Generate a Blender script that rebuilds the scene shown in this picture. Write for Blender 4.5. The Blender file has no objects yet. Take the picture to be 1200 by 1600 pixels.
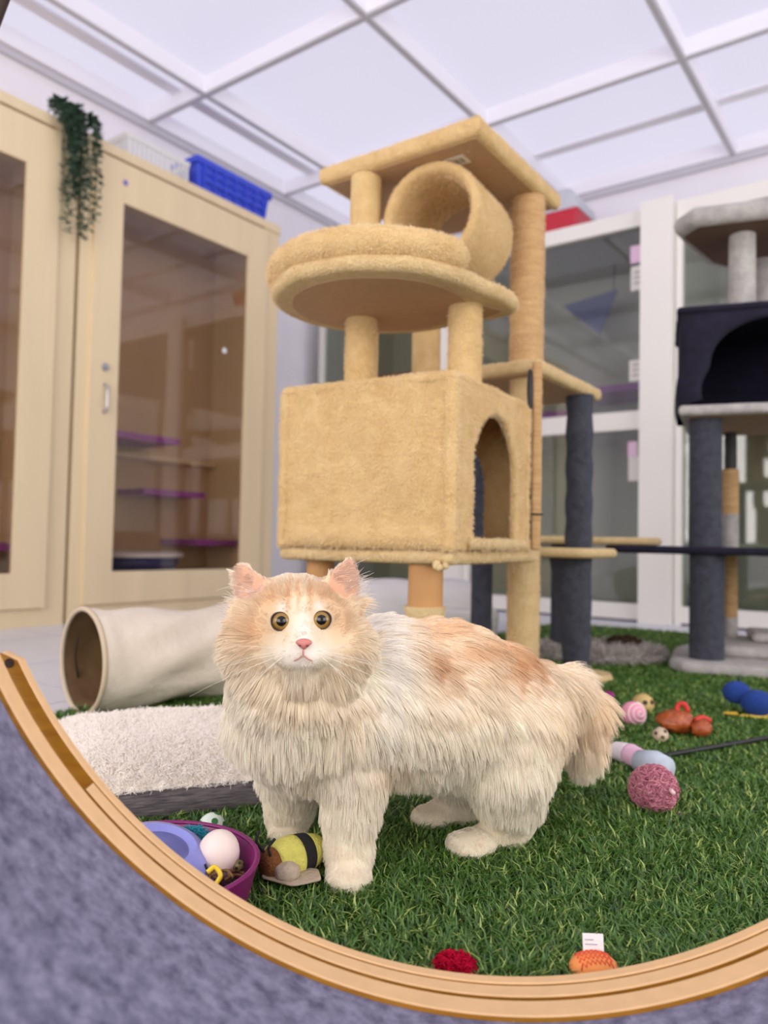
import bpy, bmesh, math, random
import numpy as np
from mathutils import Vector, Matrix, noise as mnoise, kdtree

random.seed(7)
RNG = np.random.default_rng(11)
scene = bpy.context.scene
COL = scene.collection

# ---------------------------------------------------------------- camera
F_PX = 1200.0                       # focal length for a 1200 x 1600 frame
CAM_Z = 0.42
PITCH = math.atan(46 / 1200.0)
ROLL = 0.02
YAW = math.radians(36.2)            # the room is turned against the view
_f = np.array([0, math.cos(PITCH), math.sin(PITCH)])
_r0 = np.array([1.0, 0, 0])
_u0 = np.cross(_r0, _f)
_r = math.cos(ROLL) * _r0 + math.sin(ROLL) * _u0
_u = -math.sin(ROLL) * _r0 + math.cos(ROLL) * _u0
_C = np.array([0, 0, CAM_Z])
cam_data = bpy.data.cameras.new('camera')
cam = bpy.data.objects.new('camera', cam_data)
COL.objects.link(cam)
cam_data.sensor_width = 36.0
cam_data.sensor_fit = 'AUTO'
cam_data.lens = 27.0
cam_data.clip_start = 0.02
cam_data.clip_end = 60
cam_data.dof.use_dof = True
cam_data.dof.focus_distance = 0.95
cam_data.dof.aperture_fstop = 3.6
m = Matrix(((_r[0], _u[0], -_f[0], 0), (_r[1], _u[1], -_f[1], 0), (_r[2], _u[2], -_f[2], CAM_Z), (0, 0, 0, 1)))
cam.matrix_world = m
scene.camera = cam

# ---------------------------------------------------------------- world, exposure
world = bpy.data.worlds.new('room_air')
scene.world = world
world.use_nodes = True
world.node_tree.nodes['Background'].inputs[0].default_value = (0.75, 0.74, 0.8, 1)
world.node_tree.nodes['Background'].inputs[1].default_value = 0.2
scene.view_settings.view_transform = 'Standard'
scene.view_settings.look = 'None'
scene.view_settings.gamma = 1.0
scene.view_settings.use_curve_mapping = False
scene.view_settings.exposure = 0.0
PANEL_STRENGTH = 0.84               # the luminous ceiling panels light the whole room
scene.cycles.max_bounces = 8
scene.cycles.diffuse_bounces = 5
scene.cycles.adaptive_threshold = 0.02
scene.cycles.glossy_bounces = 3
scene.cycles.transmission_bounces = 4
scene.cycles.transparent_max_bounces = 10


def fill_light(name, loc, rz, sx, sy, watts, colour):
    """soft fill light, added to brighten the fronts of things"""
    ld = bpy.data.lights.new(name, 'AREA')
    ld.shape = 'RECTANGLE'
    ld.size, ld.size_y = sx, sy
    ld.energy = watts
    ld.color = colour
    lo = bpy.data.objects.new(name, ld)
    COL.objects.link(lo)
    lo.location = loc
    lo.rotation_euler = (math.pi / 2, 0, rz)
    return lo


_U = np.array([math.sin(YAW), math.cos(YAW), 0])
_V = np.array([-math.cos(YAW), math.sin(YAW), 0])
_w = _U * -2.36 + _V * .7
fill_light('fill_front', (_w[0], _w[1], 1.45), -YAW, 4.4, 1.9, 122, (1.0, .95, .88))  # added fill from behind the viewer, source unseen
_w = _U * 1.6 + _V * -2.56
fill_light('fill_right', (_w[0], _w[1], 1.45), -YAW + math.pi / 2, 4.4, 1.9, 98, (1.0, .96, .90))  # second added fill, from the unseen right wall

# ---------------------------------------------------------------- frames
U = np.array([math.sin(YAW), math.cos(YAW), 0])      # along the wooden cabinets, away from the viewer
V = np.array([-math.cos(YAW), math.sin(YAW), 0])     # towards the wooden cabinets
ROOM = Matrix.Rotation(-YAW, 4, 'Z')                 # room frame: local x = -V, local y = U


def P(px, py, D):
    d = (px - 600) / F_PX * _r - (py - 800) / F_PX * _u + _f
    return _C + d * (D / d[1])


# ---------------------------------------------------------------- mesh helpers
class MB:
    def __init__(self):
        self.v = []
        self.f = []

    def add(self, vs, fs):
        o = len(self.v)
        self.v += [tuple(map(float, p)) for p in vs]
        self.f += [tuple(i + o for i in f) for f in fs]
        return self

    def box(self, x0, x1, y0, y1, z0, z1):
        return self.add([(x0, y0, z0), (x1, y0, z0), (x1, y1, z0), (x0, y1, z0), (x0, y0, z1), (x1, y0, z1), (x1, y1, z1), (x0, y1, z1)],
                        [(0, 3, 2, 1), (4, 5, 6, 7), (0, 1, 5, 4), (1, 2, 6, 5), (2, 3, 7, 6), (3, 0, 4, 7)])

    def rbox(self, x0, x1, y0, y1, z0, z1, r=.01, cs=3, step=.04, amp=0.0, nf=9.0, sd=0.0):
        """box with rounded edges and an uneven, padded surface"""
        def axis(a, b):
            rr = min(r, (b - a) / 2 * .999)
            c0 = [a + rr * (1 - math.cos(math.pi / 2 * i / cs)) for i in range(cs)]
            n = max(1, int(round((b - a - 2 * rr) / step)))
            mid = [a + rr + (b - a - 2 * rr) * i / n for i in range(n + 1)]
            return c0 + mid + [a + b - c for c in reversed(c0)]
        X, Y, Z_ = axis(x0, x1), axis(y0, y1), axis(z0, z1)
        idx, vs, fs = {}, [], []
        ctr = ((x0 + x1) / 2, (y0 + y1) / 2, (z0 + z1) / 2)

        def vid(i, j, k):
            key = (i, j, k)
            if key not in idx:
                p = Vector((X[i], Y[j], Z_[k]))
                q = Vector((min(max(p.x, x0 + r), x1 - r) if x1 - x0 > 2 * r else ctr[0],
                            min(max(p.y, y0 + r), y1 - r) if y1 - y0 > 2 * r else ctr[1],
                            min(max(p.z, z0 + r), z1 - r) if z1 - z0 > 2 * r else ctr[2]))
                d = p - q
                if d.length > 1e-9:
                    rr = min(r, (x1 - x0) / 2, (y1 - y0) / 2, (z1 - z0) / 2)
                    p = q + d.normalized() * rr
                if amp:
                    n = (p - Vector(ctr))
                    n = d.normalized() if d.length > 1e-9 else n.normalized()
                    p = p + n * amp * mnoise.noise(p * nf + Vector((sd, sd * 1.7, 0)))
                idx[key] = len(vs)
                vs.append(p)
            return idx[key]
        nx, ny, nz = len(X) - 1, len(Y) - 1, len(Z_) - 1
        for i in range(nx):
            for j in range(ny):
                fs.append((vid(i, j, 0), vid(i, j + 1, 0), vid(i + 1, j + 1, 0), vid(i + 1, j, 0)))
                fs.append((vid(i, j, nz), vid(i + 1, j, nz), vid(i + 1, j + 1, nz), vid(i, j + 1, nz)))
        for i in range(nx):
            for k in range(nz):
                fs.append((vid(i, 0, k), vid(i + 1, 0, k), vid(i + 1, 0, k + 1), vid(i, 0, k + 1)))
                fs.append((vid(i, ny, k), vid(i, ny, k + 1), vid(i + 1, ny, k + 1), vid(i + 1, ny, k)))
        for j in range(ny):
            for k in range(nz):
                fs.append((vid(0, j, k), vid(0, j, k + 1), vid(0, j + 1, k + 1), vid(0, j + 1, k)))
                fs.append((vid(nx, j, k), vid(nx, j + 1, k), vid(nx, j + 1, k + 1), vid(nx, j, k + 1)))
        return self.add(vs, fs)

    def loft(self, rings, close=True, cap0=True, cap1=True):
        """rings: list of point lists of equal length"""
        n = len(rings[0])
        vs = [p for r in rings for p in r]
        fs = []
        for i in range(len(rings) - 1):
            for j in range(n if close else n - 1):
                a, b = i * n + j, i * n + (j + 1) % n
                fs.append((a, b, b + n, a + n))
        if cap0:
            fs.append(tuple(reversed(range(n))))
        if cap1:
            fs.append(tuple(range((len(rings) - 1) * n, len(rings) * n)))
        return self.add(vs, fs)

    def tube(self, pts, rad, n=12, cap=True, amp=0.0):
        pts = [Vector(p) for p in pts]
        rads = rad if hasattr(rad, '__len__') else [rad] * len(pts)
        rings = []
        up = None
        for i, p in enumerate(pts):
            t = (pts[min(i + 1, len(pts) - 1)] - pts[max(i - 1, 0)]).normalized()
            if up is None:
                up = Vector((0, 0, 1)) if abs(t.z) < .9 else Vector((1, 0, 0))
            a = t.cross(up).normalized()
            b = a.cross(t).normalized()
            up = b
            ring = []
            for k in range(n):
                ang = 2 * math.pi * k / n
                q = p - (a * math.cos(ang) - b * math.sin(ang)) * rads[i]
                if amp:
                    q = p + (q - p) * (1 + amp * mnoise.noise(q * 25))
                ring.append(q)
            rings.append(ring)
        return self.loft(rings, True, cap, cap)

    def lathe(self, prof, n=32, c=(0, 0, 0), closed=False):
        """prof: (radius, z) pairs around the z axis"""
        rings = [[(c[0] + r * math.cos(2 * math.pi * k / n), c[1] + r * math.sin(2 * math.pi * k / n), c[2] + z) for k in range(n)] for r, z in prof]
        if closed:
            rings.append(rings[0])
        return self.loft(rings, True, not closed, not closed)

    def ball(self, c, r, n=16, amp=0.0, nf=30):
        rr = r if hasattr(r, '__len__') else (r, r, r)
        vs, fs = [], []
        m_ = n // 2
        vs.append((0, 0, -1))
        for i in range(1, m_):
            t = -math.pi / 2 + math.pi * i / m_
            for k in range(n):
                a = 2 * math.pi * k / n
                vs.append((math.cos(t) * math.cos(a), math.cos(t) * math.sin(a), math.sin(t)))
        vs.append((0, 0, 1))
        for k in range(n):
            fs.append((0, 1 + (k + 1) % n, 1 + k))
            fs.append((len(vs) - 1, len(vs) - 1 - n + k, len(vs) - 1 - n + (k + 1) % n))
        for i in range(m_ - 2):
            for k in range(n):
                a, b = 1 + i * n + k, 1 + i * n + (k + 1) % n
                fs.append((a, b, b + n, a + n))
        out = []
        for p in vs:
            s = 1 + (amp * mnoise.noise(Vector(p) * nf * .1 + Vector(c) * 13) if amp else 0)
            out.append((c[0] + p[0] * rr[0] * s, c[1] + p[1] * rr[1] * s, c[2] + p[2] * rr[2] * s))
        return self.add(out, fs)

    def plate(self, poly, z0, z1, r=.01, cs=4, amp=0.0):
        """flat board with a rounded rim; poly is a dense counter-clockwise outline"""
        n = len(poly)
        pv = [Vector((p[0], p[1])) for p in poly]
        nr = []
        for i in range(n):
            t = pv[(i + 1) % n] - pv[i - 1]
            nr.append(Vector((t.y, -t.x)).normalized())
        rings = []
        rr = min(r, (z1 - z0) / 2)
        levels = [(rr * (1 - math.sin(a)), z0 + rr * (1 - math.cos(a))) for a in [math.pi / 2 * i / cs for i in range(cs + 1)]]
        levels += [(rr * (1 - math.cos(a)), z1 - rr * (1 - math.sin(a))) for a in [math.pi / 2 * i / cs for i in range(cs + 1)]]
        for ins, z in levels:
            ring = []
            for i in range(n):
                q = pv[i] - nr[i] * ins
                p = Vector((q.x, q.y, z))
                if amp:
                    w = mnoise.noise(p * 14)
                    p += Vector((nr[i].x, nr[i].y, .3)) * amp * w
                ring.append(p)
            rings.append(ring)
        base = len(self.v)
        self.loft(rings, True, False, False)
        for ring, off, flip in ((rings[0], base, True), (rings[-1], base + n * (len(rings) - 1), False)):
            ci = len(self.v)
            c = sum((Vector(p) for p in ring), Vector()) / n
            self.v.append(tuple(c))
            for i in range(n):
                a, b = off + i, off + (i + 1) % n
                self.f.append((ci, b, a) if flip else (ci, a, b))
        return self

    def build(self, name, mat_, parent=None, smooth=True, mw=None):
        me = bpy.data.meshes.new(name)
        me.from_pydata(self.v, [], self.f)
        me.update()
        if smooth:
            me.polygons.foreach_set('use_smooth', [True] * len(me.polygons))
            if smooth == 'auto':
                me.set_sharp_from_angle(angle=math.radians(38))
        ob = bpy.data.objects.new(name, me)
        COL.objects.link(ob)
        if mat_:
            me.materials.append(mat_)
        if parent:
            ob.parent = parent
        if mw is not None:
            ob.matrix_world = mw
        return ob


def tag(o, label=None, cat=None, group=None, kind=None):
    for k, v in (('label', label), ('category', cat), ('group', group), ('kind', kind)):
        if v:
            o[k] = v
    return o


def thing(name, label, cat, loc=(0, 0, 0), rz=0.0, group=None, kind=None):
    o = bpy.data.objects.new(name, None)
    COL.objects.link(o)
    o.empty_display_size = .1
    o.location = loc
    o.rotation_euler = (0, 0, rz)
    return tag(o, label, cat, group, kind)


def sub(poly, step=.015):
    """resample a closed outline"""
    out = []
    n = len(poly)
    for i in range(n):
        a, b = Vector(poly[i]), Vector(poly[(i + 1) % n])
        k = max(1, int((b - a).length / step))
        out += [tuple(a.lerp(b, j / k)) for j in range(k)]
    return out


def rpoly(pts, r, seg=5):
    """outline with rounded corners"""
    out = []
    n = len(pts)
    for i in range(n):
        p, a, b = Vector(pts[i]), Vector(pts[i - 1]), Vector(pts[(i + 1) % n])
        ua, ub = (a - p).normalized(), (b - p).normalized()
        for k in range(seg + 1):
            t = k / seg
            q0, q1 = p + ua * r * (1 - t), p + ub * r * t
            out.append(tuple((q0.lerp(p, t)).lerp(p.lerp(q1, t), t)))
    return out


def bez(pts, n=24):
    """smooth path through points (Catmull-Rom)"""
    pts = [Vector(p) for p in pts]
    q = [pts[0] * 2 - pts[1]] + pts + [pts[-1] * 2 - pts[-2]]
    out = []
    k = max(2, n // (len(pts) - 1))
    for i in range(1, len(q) - 2):
        for j in range(k):
            t = j / k
            a, b, c, d = q[i - 1], q[i], q[i + 1], q[i + 2]
            out.append(.5 * ((2 * b) + (c - a) * t + (2 * a - 5 * b + 4 * c - d) * t * t + (3 * b - a - 3 * c + d) * t ** 3))
    out.append(pts[-1])
    return out


def fibres(name, pos, rad, colr, mat_, parent=None):
    """pos: (n, k, 3) strand points; rad: (k,) or (n, k); colr: (n, 3) or (n, k, 3)"""
    n, k, _ = pos.shape
    cv = bpy.data.hair_curves.new(name)
    cv.add_curves([k] * n)
    cv.attributes['position'].data.foreach_set('vector', np.ascontiguousarray(pos, dtype=np.float32).ravel())
    ra = cv.attributes.get('radius') or cv.attributes.new('radius', 'FLOAT', 'POINT')
    ra.data.foreach_set('value', np.ascontiguousarray(np.broadcast_to(rad, (n, k)), dtype=np.float32).ravel())
    if colr is not None:
        ca = cv.attributes.new('tint', 'FLOAT_COLOR', 'POINT')
        c = np.ones((n, k, 4), dtype=np.float32)
        c[:, :, :3] = colr[:, None, :] if colr.ndim == 2 else colr
        ca.data.foreach_set('color', c.ravel())
    ob = bpy.data.objects.new(name, cv)
    COL.objects.link(ob)
    cv.materials.append(mat_)
    if parent:
        ob.parent = parent
    return ob


def sample_mesh(me, n, rng, mask=None):
    """points, normals on a triangulated copy, area weighted"""
    me.calc_loop_triangles()
    nt = len(me.loop_triangles)
    tri = np.empty(nt * 3, dtype=np.int32)
    me.loop_triangles.foreach_get('vertices', tri)
    tri = tri.reshape(nt, 3)
    co = np.empty(len(me.vertices) * 3, dtype=np.float32)
    me.vertices.foreach_get('co', co)
    co = co.reshape(-1, 3)
    no = np.empty(len(me.vertices) * 3, dtype=np.float32)
    me.vertices.foreach_get('normal', no)
    no = no.reshape(-1, 3)
    a, b, c = co[tri[:, 0]], co[tri[:, 1]], co[tri[:, 2]]
    ar = np.linalg.norm(np.cross(b - a, c - a), axis=1)
    if mask is not None:
        ar = ar * mask((a + b + c) / 3)
    t = rng.choice(nt, n, p=ar / ar.sum())
    w = rng.random((n, 2))
    fl = w.sum(1) > 1
    w[fl] = 1 - w[fl]
    p = a[t] + (b - a)[t] * w[:, :1] + (c - a)[t] * w[:, 1:]
    q = no[tri[t, 0]] * (1 - w.sum(1))[:, None] + no[tri[t, 1]] * w[:, :1] + no[tri[t, 2]] * w[:, 1:]
    q /= np.maximum(np.linalg.norm(q, axis=1, keepdims=True), 1e-9)
    return p.astype(np.float64), q.astype(np.float64)


# ---------------------------------------------------------------- materials
def srgb(r, g, b):
    f = lambda c: (c / 255 / 12.92) if c / 255 <= .04045 else ((c / 255 + .055) / 1.055) ** 2.4
    return (f(r), f(g), f(b), 1)


def mat(name, col, rough=.6, var=0.0, vscale=20.0, bump=0.0, bscale=80.0, col2=None, metal=0.0, sheen=0.0, stretch=None, emit=None, estr=1.0, detail=3.0, spec=.5, coat=0.0, sss=0.0):
    m_ = bpy.data.materials.new(name)
    m_.use_nodes = True
    nt = m_.node_tree
    b = nt.nodes['Principled BSDF']
    b.inputs['Base Color'].default_value = col
    b.inputs['Roughness'].default_value = rough
    b.inputs['Metallic'].default_value = metal
    b.inputs['Specular IOR Level'].default_value = spec
    if sheen:
        b.inputs['Sheen Weight'].default_value = sheen
        b.inputs['Sheen Roughness'].default_value = .5
        b.inputs['Sheen Tint'].default_value = col
    if coat:
        b.inputs['Coat Weight'].default_value = coat
    if emit:
        b.inputs['Emission Color'].default_value = emit
        b.inputs['Emission Strength'].default_value = estr
    tc = nt.nodes.new('ShaderNodeTexCoord')
    mp = nt.nodes.new('ShaderNodeMapping')
    nt.links.new(tc.outputs['Object'], mp.inputs['Vector'])
    if stretch:
        mp.inputs['Scale'].default_value = stretch
    if var or col2:
        nz = nt.nodes.new('ShaderNodeTexNoise')
        nz.inputs['Scale'].default_value = vscale
        nz.inputs['Detail'].default_value = detail
        nz.inputs['Roughness'].default_value = .6
        nt.links.new(mp.outputs[0], nz.inputs['Vector'])
        cr = nt.nodes.new('ShaderNodeValToRGB')
        c2 = col2 or tuple(min(1, c * (1 - var)) for c in col[:3]) + (1,)
        c1 = col if col2 else tuple(min(1, c * (1 + var)) for c in col[:3]) + (1,)
        cr.color_ramp.elements[0].position = .32
        cr.color_ramp.elements[0].color = c2
        cr.color_ramp.elements[1].position = .68
        cr.color_ramp.elements[1].color = c1
        nt.links.new(nz.outputs['Fac'], cr.inputs['Fac'])
        nt.links.new(cr.outputs['Color'], b.inputs['Base Color'])
    if bump:
        n2 = nt.nodes.new('ShaderNodeTexNoise')
        n2.inputs['Scale'].default_value = bscale
        n2.inputs['Detail'].default_value = 4
        nt.links.new(mp.outputs[0], n2.inputs['Vector'])
        bp = nt.nodes.new('ShaderNodeBump')
        bp.inputs['Strength'].default_value = bump
        bp.inputs['Distance'].default_value = .01
        nt.links.new(n2.outputs['Fac'], bp.inputs['Height'])
        nt.links.new(bp.outputs[0], b.inputs['Normal'])
    return m_


def fibre_mat(name, col=None, trans=.35, gloss=.0):
    m_ = bpy.data.materials.new(name)
    m_.use_nodes = True
    nt = m_.node_tree
    nt.nodes.remove(nt.nodes['Principled BSDF'])
    out = nt.nodes['Material Output']
    d = nt.nodes.new('ShaderNodeBsdfDiffuse')
    t = nt.nodes.new('ShaderNodeBsdfTranslucent')
    mx = nt.nodes.new('ShaderNodeMixShader')
    mx.inputs[0].default_value = trans
    if col is None:
        at = nt.nodes.new('ShaderNodeAttribute')
        at.attribute_name = 'tint'
        nt.links.new(at.outputs['Color'], d.inputs['Color'])
        nt.links.new(at.outputs['Color'], t.inputs['Color'])
    else:
        d.inputs['Color'].default_value = col
        t.inputs['Color'].default_value = col
    nt.links.new(d.outputs[0], mx.inputs[1])
    nt.links.new(t.outputs[0], mx.inputs[2])
    last = mx
    if gloss:
        g = nt.nodes.new('ShaderNodeBsdfGlossy')
        g.inputs['Roughness'].default_value = .45
        m2 = nt.nodes.new('ShaderNodeMixShader')
        m2.inputs[0].default_value = gloss
        nt.links.new(mx.outputs[0], m2.inputs[1])
        nt.links.new(g.outputs[0], m2.inputs[2])
        last = m2
    nt.links.new(last.outputs[0], out.inputs['Surface'])
    return m_


def glass_mat(name, tint, refl=1.0, base=.0):
    """thin window pane: tinted see-through with a Fresnel mirror on top"""
    m_ = bpy.data.materials.new(name)
    m_.use_nodes = True
    nt = m_.node_tree
    nt.nodes.remove(nt.nodes['Principled BSDF'])
    out = nt.nodes['Material Output']
    tr = nt.nodes.new('ShaderNodeBsdfTransparent')
    tr.inputs['Color'].default_value = tint
    gl = nt.nodes.new('ShaderNodeBsdfGlossy')
    gl.inputs['Roughness'].default_value = .03
    fr = nt.nodes.new('ShaderNodeFresnel')
    fr.inputs['IOR'].default_value = 1.6
    mu = nt.nodes.new('ShaderNodeMath')
    mu.operation = 'MULTIPLY_ADD'
    mu.inputs[1].default_value = refl
    mu.inputs[2].default_value = base
    mu.use_clamp = True
    ge = nt.nodes.new('ShaderNodeNewGeometry')      # mirror only on the outer face of the pane
    iv = nt.nodes.new('ShaderNodeMath')
    iv.operation = 'SUBTRACT'
    iv.inputs[0].default_value = 1.0
    nt.links.new(ge.outputs['Backfacing'], iv.inputs[1])
    m3 = nt.nodes.new('ShaderNodeMath')
    m3.operation = 'MULTIPLY'
    nt.links.new(fr.outputs[0], m3.inputs[0])
    nt.links.new(iv.outputs[0], m3.inputs[1])
    nt.links.new(m3.outputs[0], mu.inputs[0])
    mx = nt.nodes.new('ShaderNodeMixShader')
    nt.links.new(mu.outputs[0], mx.inputs[0])
    nt.links.new(tr.outputs[0], mx.inputs[1])
    nt.links.new(gl.outputs[0], mx.inputs[2])
    nt.links.new(mx.outputs[0], out.inputs['Surface'])
    return m_


M = {}
M['white_wall'] = mat('painted_white', srgb(240, 237, 244), .7, var=.02, vscale=3)
M['floor'] = mat('pale_floor', srgb(214, 216, 226), .25, var=.03, vscale=4)
M['tbar'] = mat('ceiling_bar', srgb(196, 194, 202), .6)
M['coffer'] = mat('ceiling_coffer', srgb(240, 238, 246), .7)
M['maple'] = mat('maple_board', srgb(226, 206, 168), .45, var=.05, vscale=6, stretch=(1, 1, .08), bump=.02, bscale=60)
M['maple_in'] = mat('maple_inside', srgb(206, 180, 146), .6, var=.04, vscale=5, stretch=(1, 1, .1))
M['upvc'] = mat('white_frame', srgb(236, 232, 226), .4)
M['room_in'] = mat('enclosure_wall', srgb(198, 198, 182), .7, var=.03, vscale=3)
M['purple'] = mat('purple_laminate', srgb(160, 76, 172), .45, var=.05)
M['glass_brown'] = glass_mat('tinted_pane', (.90, .86, .82, 1), 1.2, .015)
M['glass_grey'] = glass_mat('clear_pane', (.82, .84, .82, 1), 1.4, .03)
M['steel'] = mat('brushed_steel', srgb(190, 190, 195), .3, metal=.9)
M['plush'] = mat('beige_plush', srgb(234, 202, 146), .95, col2=srgb(216, 180, 122), vscale=26, bump=.8, bscale=260, sheen=.5, detail=6)
M['plush_lip'] = mat('pale_plush', srgb(232, 206, 156), .95, col2=srgb(214, 184, 130), vscale=40, bump=.8, bscale=260, sheen=.5, detail=6)
M['rope'] = mat('sisal_wrap', srgb(214, 178, 128), .95, col2=srgb(192, 150, 102), vscale=30, bump=.6, bscale=120, stretch=(.4, .4, 4), sheen=.2)
M['board'] = mat('bare_chipboard', srgb(182, 148, 112), .8, var=.06, vscale=60)
M['woodpost'] = mat('cardboard_tube', srgb(188, 140, 88), .7, var=.08, vscale=14, stretch=(1, 1, .2))
M['greyplush'] = mat('charcoal_plush', srgb(72, 74, 86), .95, col2=srgb(52, 54, 64), vscale=40, bump=.6, bscale=200, sheen=.35, detail=6)
M['palegrey'] = mat('pale_grey_plush', srgb(190, 186, 182), .95, col2=srgb(160, 156, 154), vscale=30, bump=.6, bscale=200, sheen=.3, detail=6)
M['navy'] = mat('navy_plush', srgb(28, 24, 48), .95, col2=srgb(16, 13, 32), vscale=30, bump=.5, bscale=200, sheen=.15)
M['black'] = mat('black_plastic', srgb(24, 24, 26), .5)
M['mdf'] = mat('raw_mdf_edge', srgb(222, 182, 134), .6, var=.04, vscale=50, bump=.05, bscale=150)
M['laminate'] = mat('yellow_wood_laminate', srgb(176, 122, 34), .4, col2=srgb(146, 96, 22), vscale=9, stretch=(1.0, 3, 14), detail=6)
M['felt'] = mat('violet_grey_felt', srgb(142, 140, 164), .95, col2=srgb(78, 77, 102), vscale=70, bump=.5, bscale=300, sheen=.3, detail=6)
M['darkwood'] = mat('dark_brown_wood', srgb(52, 30, 16), .6, var=.1)
M['canvas'] = mat('cream_canvas', srgb(226, 214, 198), .85, var=.03, vscale=18, bump=.25, bscale=60)
M['canvas_in'] = mat('brown_lining', srgb(120, 92, 60), .8, var=.1, vscale=20, bump=.3, bscale=25)
M['weave'] = mat('grey_weave', srgb(122, 114, 116), .9, col2=srgb(72, 66, 70), vscale=120, stretch=(.3, .3, 3), bump=.3, bscale=200)
M['sherpa'] = mat('cream_fleece', srgb(240, 232, 220), .95, var=.03, vscale=40, bump=.8, bscale=120)
M['magenta'] = mat('magenta_plastic', srgb(124, 20, 96), .35, var=.03)
M['lilac'] = mat('lilac_plastic', srgb(134, 138, 206), .3)
M['egg'] = mat('off_white_shell', srgb(232, 214, 206), .5, var=.02)
M['turf_base'] = mat('turf_backing', srgb(34, 56, 26), .95, var=.3, vscale=90)

# ================================================================ ROOM
H = 2.95
VL, VR, UB, UF = 3.945, -2.6, 5.25, -2.4       # left wall, right wall, back wall, wall behind the viewer


def struct(name, mb, mt, parent=None, smooth=False):
    o = mb.build(name, mt, parent, smooth)
    if parent is None:
        o.matrix_world = ROOM
        o['kind'] = 'structure'
    return o


def rbx(mb, u0, u1, v0, v1, z0, z1):
    """box in room coordinates"""
    return mb.box(-v1, -v0, u0, u1, z0, z1)


fl = struct('floor', rbx(MB(), UF - .1, UB + .1, VR - .1, VL + .1, -.06, 0), M['floor'])
tag(fl, 'pale grey polished tile floor beyond the green turf')
struct('wall_left', rbx(MB(), UF - .1, UB + .1, VL, VL + .1, 0, H + .2), M['white_wall'])
struct('wall_back', rbx(MB(), UB, UB + .1, VR - .1, VL, 0, H + .2), M['white_wall'])
struct('wall_right', rbx(MB(), UF - .1, UB, VR - .1, VR, 0, H + .2), M['white_wall'])
struct('wall_front', rbx(MB(), UF - .1, UF, VR, VL, 0, H + .2), M['white_wall'])
# added, unseen window frames round the two fill lights, behind and beside the viewer
wf = rbx(rbx(rbx(rbx(MB(), UF, UF + .05, -1.6, 3.0, .42, .49), UF, UF + .05, -1.6, 3.0, 2.41, 2.48), UF, UF + .05, -1.6, -1.52, .49, 2.41), UF, UF + .05, 2.92, 3.0, .49, 2.41)
struct('fill_frame_1', rbx(wf, UF, UF + .05, .66, .74, .49, 2.41), M['upvc'])
wf = rbx(rbx(rbx(rbx(MB(), -.7, 3.9, VR, VR + .05, .42, .49), -.7, 3.9, VR, VR + .05, 2.41, 2.48), -.7, -.62, VR, VR + .05, .49, 2.41), 3.82, 3.9, VR, VR + .05, .49, 2.41)
struct('fill_frame_2', rbx(wf, 1.56, 1.64, VR, VR + .05, .49, 2.41), M['upvc'])
# fine tile joints, sunk into the floor pattern as thin strips
jm = mat('tile_joint', srgb(170, 172, 182), .6)
for uu in np.arange(-1.8, 5.2, .6):
    struct('tile_joint', rbx(MB(), uu - .002, uu + .002, VR, VL, 0, .0006), jm, fl)
for vv in np.arange(-2.4, 3.9, .6):
    struct('tile_joint', rbx(MB(), UF, UB, vv - .002, vv + .002, 0, .0006), jm, fl)

# luminous ceiling: recessed diffuser panels between deep white bars
pm = bpy.data.materials.new('luminous_panel')
pm.use_nodes = True
nt = pm.node_tree
pb = nt.nodes['Principled BSDF']
pb.inputs['Base Color'].default_value = srgb(90, 90, 96)
pb.inputs['Roughness'].default_value = .6
tc = nt.nodes.new('ShaderNodeTexCoord')
vo = nt.nodes.new('ShaderNodeTexVoronoi')
vo.inputs['Scale'].default_value = 32
vo.inputs['Randomness'].default_value = 0.0
cr = nt.nodes.new('ShaderNodeValToRGB')
cr.color_ramp.elements[0].position = .15
cr.color_ramp.elements[0].color = (.60, .58, .72, 1)
cr.color_ramp.elements[1].position = .45
cr.color_ramp.elements[1].color = (.80, .765, .92, 1)
nt.links.new(tc.outputs['Object'], vo.inputs['Vector'])
nt.links.new(vo.outputs['Distance'], cr.inputs['Fac'])
nt.links.new(cr.outputs['Color'], pb.inputs['Emission Color'])
pb.inputs['Emission Strength'].default_value = PANEL_STRENGTH
M['panel'] = pm

ceil = struct('ceiling', rbx(MB(), UF, UB, VR, VL, H + .16, H + .2), M['white_wall'])
tag(ceil, 'luminous white ceiling of diffuser panels in a bar grid')
ulines = [UF + .02, -1.915, -.725, .465, 1.655, 2.845, 4.035, UB - .02]
vlines = [VR + .02, -2.39, -1.23, -.07, 1.09, 2.25, 3.41, VL - .02]
for uu in ulines:
    struct('grid_bar', rbx(MB(), uu - .011, uu + .011, VR, VL, H, H + .16), M['tbar'], ceil)
for vv in vlines:
    struct('grid_bar', rbx(MB(), UF, UB, vv - .011, vv + .011, H + .001, H + .159), M['tbar'], ceil)
for i in range(len(ulines) - 1):
    for j in range(len(vlines) - 1):
        u0, u1, v0, v1 = ulines[i] + .011, ulines[i + 1] - .011, vlines[j] + .011, vlines[j + 1] - .011
        if u1 - u0 < .1 or v1 - v0 < .2:
            continue
        o = struct('coffer_side', rbx(rbx(rbx(rbx(MB(), u0, u1, v0, v0 + .012, H + .004, H + .12), u0, u1, v1 - .012, v1, H + .004, H + .12),
                                          u0, u0 + .012, v0 + .012, v1 - .012, H + .004, H + .12), u1 - .012, u1, v0 + .012, v1 - .012, H + .004, H + .12), M['coffer'], ceil)
        struct('light_panel', rbx(MB(), u0 + .012, u1 - .012, v0 + .012, v1 - .012, H + .10, H + .12), pm, ceil)
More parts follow.
